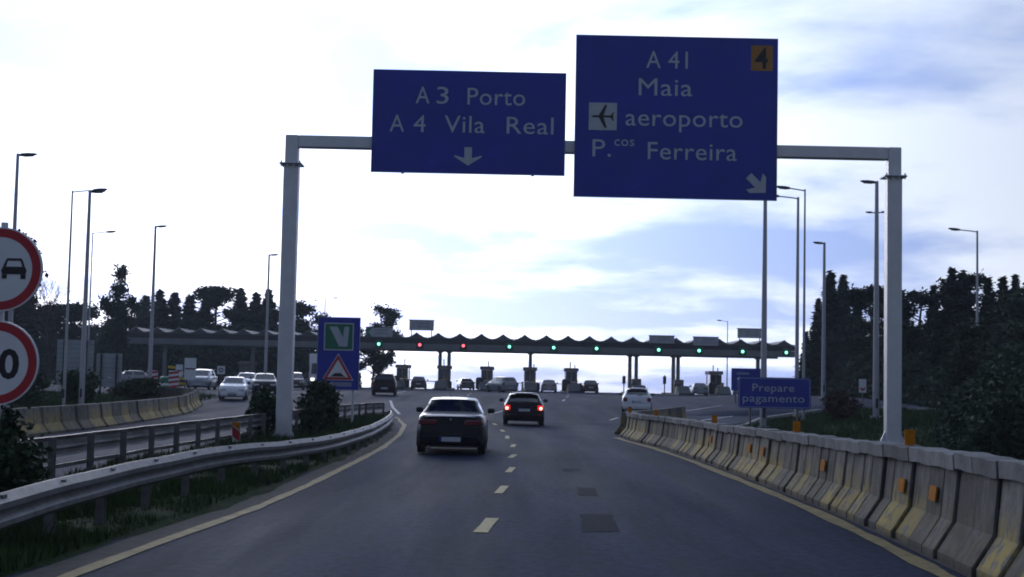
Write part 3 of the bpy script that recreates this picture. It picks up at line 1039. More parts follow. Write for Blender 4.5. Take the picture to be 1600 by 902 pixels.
# hazard marker in the median
hm = thing('hazard_marker', 'small red and white hazard marker panel standing in the median grass', 'marker', (-7.0, 36.3, 0.08))
hm.scale = (.68, 1, .85)
MB().box(-.15, .15, 0, .03, .12, .72).obj('panel', M_SWHITE, hm)
MB().prism([(-.15, .3), (.15, .12), (.15, .42), (-.15, .6)], -.006, -.001).obj('red_stripe', M_SRED, hm)
MB().prism([(-.15, .63), (.15, .45), (.15, .72), (-.15, .72)], -.006, -.001).obj('orange_stripe', M_ORANGE, hm)
MB().box(-.03, .03, .035, .08, -.1, .65).obj('post', M_RAILP, hm)

# road works at the left nose
for x, y, lab in ((-24.6, 97.0, 'red and white striped barrier board nearer the grey direction signs'), (-23.3, 97.8, 'red and white striped barrier board next to the yellow chevrons')):
    t = thing('striped_board', lab, 'barrier board', (x, y, gz(x, y)), 0, 'striped barrier boards at the island tip')
    MB().box(-.36, .36, 0, .05, .25, 1.5).obj('panel', M_SWHITE, t)
    for k in range(4):
        z = .27 + k * .32
        MB().prism([(-.36, z), (.36, z - .0 + .10), (.36, z + .26), (-.36, z + .16)], -.006, -.001).obj('red_stripe', M_SRED, t)
    for s_ in (-.25, .25):
        MB().box(s_ - .03, s_ + .03, .055, .1, -.05, 1.45).obj('leg', M_DARK, t)
    MB().box(-.42, .42, -.15, .25, -.02, .08).obj('foot', M_SWHITE, t)
t = thing('crash_cushion', 'dark green crash cushion between the two striped boards', 'crash cushion', (-23.95, 98.4, gz(-24, 98)))
mb = MB().tube([(0, 0, 0), (0, 0, .5), (0, 0, 1.0), (0, 0, 1.1)], [.5, .5, .46, .3], 18)
mb.obj('drum', M_SGREEN, t, smooth=True)
MB().tube([(0, 0, .45), (0, 0, .62)], .515, 18).obj('band', M_SWHITE, t, smooth=True)
for x, y, z0, z1, wd, lab in ((-24.4, 104, 1.7, 2.6, .5, 'small white board left of the taller white board'), (-23.6, 104, 1.5, 3.1, .85, 'taller white board behind the green crash cushion')):
    t = thing('white_board', lab, 'road sign', (x, y, gz(x, y)))
    MB().box(-wd / 2, wd / 2, 0, .04, z0 - .7, z1 - .7).obj('panel', M_SWHITE, t)
    MB().box(-wd / 2 + .05, wd / 2 - .05, -.006, -.001, (z0 + z1) / 2 - .75, (z0 + z1) / 2 - .65).obj('caption_bar', M_DARK, t)
    MB().box(-.04, .04, .045, .1, -.1, z1 - .75).obj('post', M_RAILP, t)
t = thing('chevron_board', 'yellow and black chevron board leaning beside the minivan', 'barrier board', (-25.7, 110, gz(-25.7, 110)))
t.rotation_euler = (0, RAD(-14), 0)
MB().box(-.55, .55, 0, .05, .2, 1.9).obj('panel', M_SBLACK, t)
for k in range(4):
    z = .35 + k * .42
    MB().prism([(-.55, z + .2), (.55, z - .15), (.55, z + .05), (-.55, z + .4)], -.006, -.001).obj('yellow_stripe', M_YPAINT, t)
for s_ in (-.4, .4):
    MB().box(s_ - .04, s_ + .04, .055, .1, -.2, 1.8).obj('leg', M_DARK, t)
t = thing('square_sign', 'small pale square sign on a post right of the grey minivan', 'road sign', (-24.6, 120, gz(-24, 120)))
MB().box(-.33, .33, 0, .04, 1.25, 1.95).obj('panel', M_SWHITE, t)
MB().disc(0, 1.6, 0.1, 0.2, -.006, -.001, 24).obj('ring_symbol', M_DARK, t)
MB().box(-.04, .04, .045, .1, -.1, 1.9).obj('post', M_RAILP, t)
t = thing('arrow_sign', 'small pale sign at the edge of the wood near the exit road', 'road sign', (22.0, 88.0, gz(22, 88) - .05))
MB().box(-.22, .22, 0, .04, .75, 1.6).obj('panel', M_SWHITE, t)
MB().prism([(-.15, .95), (.0, .85), (.15, .95), (.15, 1.1), (0, 1.0), (-.15, 1.1)], -.006, -.001).obj('chevron', M_SRED, t)
MB().box(-.03, .03, .045, .1, -.1, 1.5).obj('post', M_RAILP, t)

# ------------------------------------------------------------------ lamp posts
def lamp_head():
    rings = []
    for y, hw, z0, z1 in ((0, .07, -.05, .05), (.12, .12, -.07, .09), (.45, .17, -.09, .10), (.8, .13, -.06, .08), (.95, .05, -.01, .04)):
        rings.append([(y, -hw, z0), (y, hw, z0), (y, hw * .9, (z0 + z1) / 2 + .03), (y, hw * .45, z1), (y, -hw * .45, z1), (y, -hw * .9, (z0 + z1) / 2 + .03)])
    return MB().loft(rings)


LH = lamp_head()
LH.v = [(x * .78, y * .8, z * .8) for x, y, z in LH.v]
HEAD = LH.mesh('lamp_head', M_DARK, True)
LENS = MB().box(.2, .58, -.08, .08, -.084, -.066).mesh('lens', mat('lamp_lens', (0.45, 0.46, 0.45), 0.2))


def lamp_post(x, y, hgt, arm, ang, label, heads=1, base_r=.125, low=None, up=.12):
    """arm reach and the direction (degrees from +x) in which it points"""
    t = thing('street_lamp', label, 'street lamp', (x, y, gz(x, y)), 0, 'street lamps round the toll plaza')
    MB().tube([(0, 0, -.1), (0, 0, .9), (0, 0, hgt * .5), (0, 0, hgt)], [base_r, base_r, base_r * .8, base_r * .55], 10).obj('pole', M_POLE, t, smooth=True)
    MB().tube([(0, 0, -.05), (0, 0, .12)], base_r * 1.9, 10).obj('base_flange', M_POLE, t)
    MB().box(-.05, .05, -base_r - .012, -base_r + .01, .5, .95).obj('access_hatch', M_DARK, t)
    dirs = [ang] if heads == 1 else [ang, ang + 180]
    for k, a in enumerate(dirs):
        ca, sa = math.cos(RAD(a)), math.sin(RAD(a))
        z = hgt - .08
        if arm > 0.3:
            MB().tube([(0, 0, z), (.3 * ca, .3 * sa, z + up * .4), (arm * ca, arm * sa, z + up)], .035, 8).obj('arm', M_POLE, t, smooth=True)
        hd = put('lamp_head', HEAD, t, (arm * ca, arm * sa, z + (up if arm > .3 else 0.02)), (0, RAD(-6), RAD(a)))
        put('lens', LENS, hd)
    if low:
        for a in (ang, ang + 180):
            ca, sa = math.cos(RAD(a)), math.sin(RAD(a))
            MB().tube([(0, 0, low), (.35 * ca, .35 * sa, low + .02)], .03, 8).obj('low_arm', M_POLE, t, smooth=True)
            put('low_lamp_head', HEAD, t, (.2 * ca, .2 * sa, low + .02), (0, RAD(-4), RAD(a))).scale = (.45, .6, .6)
    return t


lamp_post(-21.34, 60, 11.2, .05, 20, 'street lamp rising behind the round signs at the left edge')
lamp_post(-22.4, 71, 11.0, 1.0, 5, 'slim street lamp with a long arm in front of the taller sign back', base_r=.085)
lamp_post(-22.0, 72.6, 11.2, .05, 25, 'thick street lamp with a stubby head beside the slim long-armed one', base_r=.15)
lamp_post(-29.98, 100, 11.2, .9, 5, 'faint street lamp with long arm behind the grey sign backs', base_r=.08)
lamp_post(-24.5, 96, 11.4, .05, 10, 'street lamp standing by the striped boards at the island tip', base_r=.15)
lamp_post(-20.3, 117, 11.3, .05, 15, 'street lamp behind the oncoming white cars, left of the gantry post', base_r=.14)
lamp_post(-25.2, 190, 12.2, 1.0, 10, 'small distant street lamp above the tall toll lane sign', base_r=.1)
lamp_post(11.25, 62.6, 10.4, .05, 150, 'thick street lamp rising behind the Prepare pagamento sign to the big sign', base_r=.15)
lamp_post(15.24, 75, 11.75, 1.0, 176, 'lower of the two neighbouring long-armed street lamps under the big sign', base_r=.12)
lamp_post(14.98, 72, 11.85, .75, 176, 'higher of the two neighbouring long-armed street lamps right of the big sign', base_r=.08)
lamp_post(21.55, 97, 10.8, .05, 165, 'street lamp with a stubby head at the near end of the right wood', base_r=.16)
lamp_post(17.64, 68, 11.5, .05, 160, 'street lamp with two tiers of heads beside the right gantry post', base_r=.16, low=9.95)
lamp_post(29.15, 88, 11.0, 1.05, 176, 'street lamp in front of the wood at the right edge', base_r=.11)
lamp_post(30.75, 200, 11.0, .8, 176, 'tiny distant street lamp above the right end of the toll canopy', base_r=.1)

# ------------------------------------------------------------------ toll plaza
CY = 164.0
can = thing('toll_canopy', 'very long toll plaza canopy with a zigzag gabled roof on columns', 'canopy', (0, CY, 0.72))
zb0 = 4.62
MB().box(-45, 33.1, 0, .6, zb0, zb0 + .70).obj('front_beam', M_CONCD, can)
MB().box(-45, 33.1, 0.05, 0.55, zb0 + .72, zb0 + 1.28).obj('upper_beam', M_DARK, can)
MB().box(-45, 33.1, 10.5, 11.1, zb0, zb0 + 1.26).obj('rear_beam', M_CONCD, can)
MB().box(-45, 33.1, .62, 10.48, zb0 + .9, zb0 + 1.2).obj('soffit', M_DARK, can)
N = 31
pw = 78.1 / N
gab = MB().prism([(-pw / 2 + .02, 0), (pw / 2 - .02, 0), (pw / 2 - .02, .06), (.34 * pw, .11), (.15 * pw, .36), (0, .64), (-.15 * pw, .36), (-.34 * pw, .11), (-pw / 2 + .02, .06)], 0.1, 11.0).mesh('roof_gable', mat('roof_sheet', (0.10, 0.105, 0.11), 0.6, var=0.25, scale=0.7))
trm = MB()
prof = [(-pw / 2 + .01, .06), (-.34 * pw, .11), (-.15 * pw, .36), (0, .64), (.15 * pw, .36), (.34 * pw, .11), (pw / 2 - .01, .06)]
for (a, b), (c, d) in zip(prof, prof[1:]):
    trm.add([(a, -.02, b), (c, -.02, d), (c, -.02, d + .09), (a, -.02, b + .09), (a, .09, b), (c, .09, d), (c, .09, d + .09), (a, .09, b + .09)], [(0, 1, 2, 3), (7, 6, 5, 4), (3, 2, 6, 7), (0, 4, 5, 1)])
trm = trm.mesh('gable_trim', M_CONC)
strut = MB().box(-.05, .05, 0.0, .1, 0, .1).mesh('strut', M_CONC)
for k in range(N):
    x = -45 + pw * (k + .5)
    g = put('roof_gable', gab, can, (x, 0, zb0 + 1.29))
    put('gable_trim', trm, g)
for x in (-40.5, -30.2, -18.1, -8.25, -7.2, 2.33, 14.0, 14.75, 19.1, 19.65, 29.0):
    mb = MB().bbox(x - .2, x + .2, 1.0, 1.5, 0, zb0 - .28, .03)
    c = mb.obj('column', M_CONCD, can)
    MB().box(x - .32, x + .32, .7, 1.8, zb0 - .28, zb0 - .004).obj('column_head', M_CONCD, c)
for i, (x, on) in enumerate([(-30.5, 'g'), (-25.4, 'g'), (-15.36, 'g'), (-10.59, 'r'), (-5.52, 'r'), (-.16, 'g'), (4.99, 'g'), (9.98, 'g'), (17.21, 'g'), (21.9, 'g'), (26.97, 'g'), (32.04, 'g')][2:]):
    s = MB().box(x - .42, x + .42, -.16, -.004, zb0 + .12, zb0 + .98).obj('signal_box', M_SGREEN if on == 'g' else M_DARK, can)
    MB().disc(x, zb0 + .55, 0, .17, -.2, -.165, 20).obj('signal_lamp', M_GREENON if on == 'g' else M_REDON, s)
    MB().disc(x, zb0 + .55, .18, .23, -.3, -.165, 20).obj('visor', M_DARK, s)
M_BOARD = mat('lane_board', (0.42, 0.43, 0.47), 0.5, var=0.2, scale=2)
for x0, x1, z1, z0, lab, col in ((-16.9, -13.8, 7.78, 6.72, 'greenish lane board on the canopy in front of the eucalyptus', 1), (-11.85, -9.0, 8.72, 7.57, 'raised grey lane board standing on the canopy left of the sedan', 0),
                                 (16.07, 19.0, 7.50, 6.66, 'grey lane board on the canopy above the white hatchback', 0), (21.2, 24.13, 7.45, 6.5, 'grey lane board on the canopy second from the Prepare pagamento sign', 0),
                                 (26.35, 29.2, 8.53, 7.47, 'raised grey lane board at the right end of the canopy', 0)):
    t = thing('lane_board', lab, 'sign board', (x0, CY - .25, 0), 0, 'lane boards on the toll canopy')
    W = x1 - x0
    MB().box(0, W, 0, .15, z0, z1).obj('panel', M_BOARD, t)
    MB().box(-.06, W + .06, -.03, .18, z1 + .003, z1 + .09).obj('hood', M_DARK, t)
    if col:
        MB().prism([(.0, z0 + .0), (.75, z0 + .0), (.3, (z0 + z1) / 2), (.75, z1), (.0, z1)], -.012, -.003).obj('green_arrow', M_SGREEN, t)
    mb = MB()
    for k in range(2):
        zz = z0 + (z1 - z0) * (.3 + .35 * k)
        mb.box(W * .3, W * .85, -.012, -.003, zz, zz + .16)
    mb.obj('caption_bar', M_BLUEB, t)
    for x in (.25, W - .25):
        MB().box(x - .05, x + .05, .16, .24, 6.0, z1 - .1).obj('post', M_DARK, t)


def booth(x, y, label, kind=0, tint=None):
    g = gz(x, y)
    t = thing('toll_booth', label, 'toll booth', (x, y, g), 0, 'toll booths under the canopy')
    MB().bbox(-1.0, 1.0, -7.5, 7, -.05, .2, .04).obj('island', M_CONC, t)
    nz = MB().loft([[(-.75, -9.2, .0), (.75, -9.2, 0), (.6, -9.2, .25), (-.6, -9.2, .25)], [(-.85, -7.6, 0), (.85, -7.6, 0), (.7, -7.6, .95), (-.7, -7.6, .95)], [(-.8, -6, .0), (.8, -6, 0), (.6, -6, 1.05), (-.6, -6, 1.05)]])
    nz.obj('island_nose', M_NOSE, t)
    MB().bbox(-.66, .66, -1.6, 1.6, .2, 1.2, .05).obj('cabin_base', M_BOOTH, t)
    MB().box(-.62, .62, -1.55, 1.55, 1.21, 2.42).obj('cabin_glazing', M_BOOTHG, t)
    mb = MB()
    for px_ in (-.62, 0, .62):
        for py_ in (-1.56, 1.56):
            mb.box(px_ - .05, px_ + .05, py_ - .05, py_ + .05, 1.205, 2.44)
    mb.obj('mullion', M_BOOTH, t)
    MB().bbox(-.82, .82, -1.9, 1.9, 2.45, 2.85, .06).obj('roof', M_BOOTH, t)
    an = MB()
    for ax, ah in ((-.1, .75), (.45, .4)) if kind else ((.15, .65),):
        an.tube([(ax, 0, 2.85), (ax, 0, 2.85 + ah)], .06, 6)
    an.obj('antenna', M_DARK, t)
    if kind != 2:
        MB().tube([(-.75, -4.4, .2), (-.75, -4.4, 1.35), (-.75, -4.4, 1.55)], [.48, .48, .3], 14).obj('crash_drum', M_DARK, t, smooth=True)
    MB().tube([(.7, -5.2, .2), (.7, -5.2, .95), (.7, -5.2, 1.1)], [.40, .40, .2], 14).obj('crash_drum', M_DARK, t, smooth=True)
    MB().box(-.95, -.72, 2.2, 2.5, .2, 1.15).obj('gate_post', M_YPAINT, t)
    MB().box(-3.3, -.96, 2.3, 2.38, .92, 1.02).obj('gate_arm', M_SWHITE, t)
    MB().box(.35, .6, -3.9, -3.6, .2, 1.5).obj('ticket_column', M_OCHRE, t)
    return t


M_NOSE = mat('nose_paint', (0.055, 0.065, 0.07), 0.6, var=0.4, scale=2)
for i, (x, lab) in enumerate([(-31, 'toll booth in the dark behind the grey minivan'), (-22.5, 'toll booth in the dark behind the oncoming white cars'),
                              (-12.62, 'toll booth right of the dark red sport utility car'), (-7.75, 'toll booth standing at the pair of pale columns above the sedan'), (-2.72, 'toll booth with one aerial just left of the grey van'),
                              (2.33, 'toll booth in front of the single dark column near the hatchback'), (7.17, 'toll booth between the pale grey car and the rounded dark car'), (24.05, 'toll booth with two aerials left of the dark blue sign')]):
    booth(x, 166.5, lab, kind=(0, 0, 0, 2, 0, 2, 1, 1)[i])
# low islands where the canopy columns stand without a cabin
for x, lab in ((14.4, 'low toll island with cabinet at the pale column above the white hatchback'), (19.3, 'low toll island with teal nose at the column right of the white hatchback')):
    t = thing('toll_island', lab, 'toll island', (x, 165, .72))
    MB().bbox(-.85, .85, -7.5, 7, -.05, .2, .04).obj('kerb', M_CONC, t)
    MB().loft([[(-.75, -9.2, .0), (.75, -9.2, 0), (.6, -9.2, .25), (-.6, -9.2, .25)], [(-.85, -7.6, 0), (.85, -7.6, 0), (.7, -7.6, .95), (-.7, -7.6, .95)], [(-.8, -6, .0), (.8, -6, 0), (.6, -6, 1.05), (-.6, -6, 1.05)]]).obj('nose', M_NOSE, t)
    MB().bbox(-.3, .75, -2.2, -1, .2, 1.75, .06).obj('cabinet', M_BOOTH, t)
    MB().tube([(-.2, -4, .2), (-.2, -4, 1.2)], .38, 14).obj('drum', M_DARK, t, smooth=True)
for x, y, hh, lab in ((12.75, 158, 2.1, 'slim lane signal post left of the pale column'), (17.3, 158, 2.2, 'slim lane signal post left of the dark twin columns'), (-1.0, 158, 1.1, 'short lane signal post beside the grey van')):
    t = thing('signal_post', lab, 'signal post', (x, y, gz(x, y)))
    MB().tube([(0, 0, -.05), (0, 0, hh)], .06, 8).obj('pole', M_DARK, t, smooth=True)
    MB().bbox(-.18, .18, -.15, .15, hh * .55, hh * .95, .04).obj('head', M_DARK, t)
    MB().disc(0, hh * .75, 0, .1, -.17, -.155, 14).obj('lens', M_TAIL, t)

# ------------------------------------------------------------------ vehicles
PROF = {
    'sedan': dict(top=[(0, .40), (.004, .60), (.015, .675), (.05, .70), (.14, .715), (.195, .725), (.33, .965), (.42, .995), (.50, 1.0), (.60, .965), (.755, .705), (.86, .66), (.94, .59), (.985, .49), (1, .36)],
                  belt=[(0, .39), (.004, .57), (.05, .655), (.2, .68), (.5, .665), (.755, .645), (.86, .61), (.94, .55), (.985, .46), (1, .35)], rear=(.205, .33), front=(.61, .75), side=(.27, .69), bp=(.47, .49)),
    'hatch': dict(top=[(0, .40), (.006, .58), (.02, .66), (.035, .70), (.16, .95), (.24, .985), (.40, 1.0), (.55, .975), (.735, .70), (.86, .645), (.94, .58), (.985, .48), (1, .35)],
                  belt=[(0, .39), (.006, .56), (.035, .66), (.2, .67), (.5, .655), (.735, .64), (.86, .60), (.94, .54), (.985, .45), (1, .34)], rear=(.045, .155), front=(.57, .725), side=(.15, .66), bp=(.42, .45)),
    'mpv': dict(top=[(0, .40), (.006, .60), (.02, .68), (.10, .95), (.2, .99), (.45, 1.0), (.60, .955), (.80, .66), (.90, .60), (.96, .52), (.99, .44), (1, .34)],
                belt=[(0, .39), (.006, .57), (.03, .63), (.2, .64), (.5, .63), (.80, .60), (.90, .55), (.96, .49), (.99, .42), (1, .33)], rear=(.03, .095), front=(.62, .79), side=(.11, .72), bp=(.45, .48)),
}
CAR_MESH = {}


def paint(name, col, metal=0.3, rough=0.35, coat=0.5, spec=0.3):
    return mat('paint_' + name, col, rough, metal, var=0.06, scale=2, coat=coat, spec=spec)


def car(label, loc, rz, kind, size, pm, brake=False, lights=False, detail=True, plate=True, cat='car', name='car'):
    """origin on the ground under the middle of the car, +y is forward"""
    L, W, H = size
    pf = PROF[kind]
    t = thing(name, label, cat, loc, rz, 'cars at the toll plaza')
    key = (kind, size, pm.name)
    if key not in CAR_MESH:
        top = interp([(a, b * H) for a, b in pf['top']])
        belt = interp([(a, b * H) for a, b in pf['belt']])
        hw = interp([(0, .40 * W), (.004, .435 * W), (.02, .455 * W), (.10, .49 * W), (.25, .5 * W), (.7, .5 * W), (.86, .485 * W), (.94, .45 * W), (.985, .38 * W), (1, .32 * W)])
        bot = interp([(0, .24), (.02, .21), (.1, .17), (.9, .16), (.98, .19), (1, .22)])
        keys = sorted(set([a for a, _ in pf['top']] + [a for a, _ in pf['belt']] + list(pf['rear']) + list(pf['front']) + list(pf['side']) + list(pf['bp']) + [i / 24 for i in range(25)]))
        keys = [k for i, k in enumerate(keys) if i == 0 or k - keys[i - 1] > .0025]
        bm = bmesh.new()
        grid = []
        for s in keys:
            T, B, h_, zb = top(s), belt(s), hw(s), bot(s)
            B = min(B, T - .012)
            cab = max(0, min(1, (T - B) / (.26 * H)))
            rw = h_ * (.90 * (1 - cab) + .72 * cab)
            y = (s - .5) * L
            half = [(0, zb), (.86 * h_, zb), (.965 * h_, zb + .07), (1.0 * h_, zb + .32 * (B - zb)), (1.0 * h_, zb + .62 * (B - zb)), (.965 * h_, B - .02), (.945 * h_, B),
                    (rw, T - (.07 * cab + .006)), (rw * .90, T - .022 * cab - .003), (rw * .5, T - .004 * cab), (0, T)]
            ring = [bm.verts.new((x, y, z)) for x, z in half] + [bm.verts.new((-x, y, z)) for x, z in half[-2:0:-1]]
            grid.append(ring)
        n = len(grid[0])
        lay = bm.faces.layers.int.new('k')
        smid = [(a + b) / 2 for a, b in zip(keys, keys[1:])]
        for i in range(len(grid) - 1):
            for j in range(n):
                k = (j + 1) % n
                f = bm.faces.new((grid[i][j], grid[i][k], grid[i + 1][k], grid[i + 1][j]))
                jj = min(j, n - 1 - j)      # 0..: bottom .. roof
                s = smid[i]
                if jj in (7, 8, 9) and jj >= 8 and pf['rear'][0] <= s <= pf['rear'][1]:
                    f[lay] = 1
                elif jj in (8, 9) and pf['front'][0] <= s <= pf['front'][1]:
                    f[lay] = 2
                elif jj == 6 and pf['side'][0] <= s <= pf['side'][1] and not (pf['bp'][0] <= s <= pf['bp'][1]):
                    f[lay] = 3 if j == jj else 4
        bm.faces.new(grid[0][::-1])
        bm.faces.new(grid[-1])
        bmesh.ops.recalc_face_normals(bm, faces=bm.faces)
        for q, th in ((1, .03), (2, .03), (3, .025), (4, .025)):
            fs = [f for f in bm.faces if f[lay] == q]
            if fs:
                r = bmesh.ops.inset_region(bm, faces=fs, thickness=th, depth=-.006, use_even_offset=True)
                for f in r['faces']:
                    f[lay] = 0
        out = {}
        for q, nm in ((0, 'body'), (1, 'rear_window'), (2, 'windscreen'), (3, 'side_window'), (4, 'side_window')):
            b2 = bm.copy()
            l2 = b2.faces.layers.int['k']
            bmesh.ops.delete(b2, geom=[f for f in b2.faces if f[l2] != q], context='FACES')
            me = bpy.data.meshes.new(nm)
            b2.to_mesh(me)
            b2.free()
            me.materials.append(pm if q == 0 else M_GLASS)
            me.polygons.foreach_set('use_smooth', [True] * len(me.polygons))
            me.set_sharp_from_angle(angle=RAD(38))
            out[q] = (nm, me)
        bm.free()
        CAR_MESH[key] = out
    for q, (nm, me) in CAR_MESH[key].items():
        put(nm, me, t)
    hl = L / 2
    wr = .30 if H < 1.5 else .32
    for sx in (-1, 1):
        for sy in (-.315, .305):
            x, y = sx * (W / 2 - .11), sy * L
            tk = ('wheel', wr)
            if tk not in CAR_MESH:
                ty = MB()
                rr = []
                for xx, r_ in ((-.1, wr * .62), (-.1, wr * .94), (-.08, wr), (.08, wr), (.1, wr * .94), (.1, wr * .62)):
                    rr.append([(xx, r_ * math.cos(2 * math.pi * k / 24), r_ * math.sin(2 * math.pi * k / 24)) for k in range(24)])
                ty.loft(rr)
                ri = MB().tube([(-.108, 0, 0), (.108, 0, 0)], wr * .6, 16)
                CAR_MESH[tk] = (ty.mesh('tyre', M_TYRE, True), ri.mesh('rim', M_RIM))
            wh = put('tyre', CAR_MESH[tk][0], t, (x, y, wr))
            put('rim', CAR_MESH[tk][1], wh)
            ar = [((wr + .06) * math.cos(RAD(a)), (wr + .06) * math.sin(RAD(a))) for a in range(0, 181, 15)]
            m_ = MB()
            vs = [(sx * (W / 2 + .003), y + a, wr + b) for a, b in ar] + [(sx * (W / 2 + .003), y - wr - .06, .2), (sx * (W / 2 + .003), y + wr + .06, .2)]
            vs2 = [(sx * (W / 2 - .06), b, c) for _, b, c in vs]
            k = len(vs)
            m_.add(vs + vs2, [tuple(range(k))] + [(i, (i + 1) % k, (i + 1) % k + k, i + k) for i in range(k)])
            m_.obj('wheel_arch', M_TRIM, t)
    # ends: bumpers, lamps, plates
    yb = -hl
    MB().bbox(-.44 * W, .44 * W, yb - .05, yb + .35, .24, .50, .05).obj('rear_bumper', pm, t, smooth=30)
    MB().box(-.40 * W, .40 * W, yb - .03, yb + .3, .19, .235).obj('rear_valance', M_TRIM, t)
    MB().bbox(-.40 * W, .40 * W, hl - .3, hl + .04, .22, .46, .05).obj('front_bumper', pm, t, smooth=30)
    MB().box(-.26, .26, hl + .002, hl + .047, .27, .34).obj('grille', M_TRIM, t)
    ztl = .56 * H if kind == 'sedan' else .54 * H
    for sx in (-1, 1):
        if kind == 'sedan':
            m_ = MB().bbox(min(sx * .20 * W, sx * .455 * W), max(sx * .20 * W, sx * .455 * W), yb - .018, yb + .12, ztl - .055, ztl + .075, .02)
        elif kind == 'hatch':
            m_ = MB().bbox(min(sx * .33 * W, sx * .462 * W), max(sx * .33 * W, sx * .462 * W), yb - .022, yb + .15, ztl - .10, ztl + .11, .025)
        else:
            m_ = MB().bbox(min(sx * .37 * W, sx * .465 * W), max(sx * .37 * W, sx * .465 * W), yb - .022, yb + .15, ztl - .15, ztl + .15, .025)
        lo = m_.obj('tail_lamp', M_TAILON if brake else M_TAIL, t, smooth=30)
        if brake:
            MB().disc(sx * .41 * W, ztl - .02, 0, .06, yb - .04, yb - .0225, 16).obj('bulb', M_BULB, lo)
        zhl = .44 * H
        m_ = MB().bbox(min(sx * .22 * W, sx * .43 * W), max(sx * .22 * W, sx * .43 * W), hl - .35, hl - .012, zhl - .07, zhl + .06, .025)
        m_.obj('headlight', M_HEADON if lights else M_HEAD, t, smooth=30)
        # door mirror
        ym = .17 * L if kind != 'mpv' else .22 * L
        zm = .69 * H
        mr_ = MB().bbox(min(sx * .5 * W, sx * (.5 * W + .19)), max(sx * .5 * W, sx * (.5 * W + .19)), ym - .05, ym + .08, zm, zm + .14, .035)
        mr_.obj('door_mirror', M_TRIM if detail else pm, t, smooth=30)
        if detail:
            for yh in (-.09 * L, .10 * L):
                MB().box(min(sx * .498 * W, sx * (.5 * W + .02)), max(sx * .498 * W, sx * (.5 * W + .02)), yh - .09, yh + .09, .555 * H, .575 * H).obj('door_handle', M_TRIM, t)
    if plate:
        zp = .39 if kind == 'sedan' else .66 if kind == 'hatch' else .5
        o = MB().box(-.26, .26, yb - .068 if zp < .52 else yb - .03, yb - .052 if zp < .52 else yb - .005, zp - .055, zp + .055).obj('number_plate', M_PLATE, t)
        if detail:
            yq = yb - .069 if zp < .52 else yb - .031
            MB().prism([(-.26, zp - .055), (-.215, zp - .055), (-.215, zp + .055), (-.26, zp + .055)], yq - .004, yq).obj('plate_band', M_BLUE, o)
        MB().box(-.26, .26, hl + .05, hl + .058, .355, .46).obj('number_plate', M_PLATE, t)
    if detail:
        # cabin furniture seen through the glass
        for x in (-.36, .36):
            st = MB().bbox(x - .23, x + .23, .02 * L, .02 * L + .14, .45, .62 * H + .05, .04).bbox(x - .13, x + .13, .02 * L + .02, .02 * L + .12, .64 * H + .05, .80 * H, .03)
            st.obj('front_seat', M_INT, t, smooth=30)
        ry = -.16 * L if kind == 'sedan' else -.20 * L
        MB().bbox(-.6, .6, ry, ry + .16, .42, .68 * H, .05).obj('rear_seat', M_INT, t, smooth=30)
        for x in (-.34, .34):
            MB().bbox(x - .13, x + .13, ry + .02, ry + .12, .68 * H, .78 * H, .03).obj('headrest', M_INT, t, smooth=30)
        MB().box(-.62, .62, .24 * L, .31 * L, .56 * H, .60 * H).obj('dashboard', M_INT, t)
        MB().tube([(-.42 * W + .2, yb - .07, .2), (-.42 * W + .2, yb + .25, .2)], .032, 10).obj('exhaust', M_CHROME, t)
        # shut lines of the boot lid
        m_ = MB()
        if kind == 'sedan':
            zt_ = .665 * H
            m_.box(-.19 * W, .19 * W, yb - .006, yb + .02, .52, .525).box(-.025, .025, yb - .012, yb - .002, .61 * H, .61 * H + .04)
            m_.obj('boot_badge', M_CHROME, t)
            MB().tube([(-.05 * W, -.02 * L, H * .99), (-.05 * W, -.08 * L, H * 1.0 + .14)], .006, 6).obj('aerial', M_TRIM, t)
        else:
            m_.box(-.02, .30, yb + .035, yb + .05, .705 * H, .725 * H)
            m_.obj('rear_wiper', M_TRIM, t)
            MB().bbox(-.38 * W, .38 * W, yb + .12 * L, yb + .20 * L, .965 * H, .985 * H, .008).obj('spoiler', pm, t)
    return t


P_BLACK = paint('black', (0.004, 0.0035, 0.006), 0.0, 0.3, 0.3, 0.1)
P_DRED = paint('dark_red', (0.014, 0.0035, 0.006), 0.0, 0.3, 0.3, 0.1)
P_WHITE = paint('white', (0.70, 0.71, 0.73), 0.0)
P_SILV = paint('silver', (0.24, 0.25, 0.28), 0.5)
P_GREY = paint('grey', (0.24, 0.25, 0.28), 0.5)
P_PINK = paint('warm_grey', (0.30, 0.25, 0.26), 0.4)
P_BROWN = paint('brown', (0.06, 0.035, 0.03), 0.3)
P_NAVY = paint('navy', (0.020, 0.024, 0.045), 0.3)


def place(label, x, y, rz, kind, size, pm, **k):
    return car(label, (x, y, gz(x, y) + .016), RAD(rz), kind, size, pm, **k)


place('black saloon car driving away in the lane, seen from behind, nearest of all cars', -1.46, 35.3 + 2.2, 0, 'sedan', (4.43, 1.745, 1.42), P_BLACK)
place('dark red hatchback with brake lights lit ahead of the black saloon', .61, 59.8 + 1.95, 0, 'hatch', (3.9, 1.75, 1.40), P_DRED, brake=True)
place('white hatchback seen from behind beside the barrier nose', 7.14, 79.5, -4, 'hatch', (3.9, 1.66, 1.42), P_WHITE)
place('dark red tall car driving away just right of the tall blue sign', -9.05, 102, 4, 'mpv', (4.2, 1.75, 1.55), P_DRED)
place('white car coming towards us, nearest on the oncoming side', -16.9, 86.5, 188, 'hatch', (3.8, 1.64, 1.40), P_WHITE, lights=False)
place('white car half hidden behind the nearest oncoming white car', -19.4, 104, 188, 'hatch', (3.8, 1.64, 1.40), P_WHITE)
place('dark car coming towards us between the white cars and the gantry post', -17.2, 99, 190, 'sedan', (4.3, 1.72, 1.42), P_BLACK)
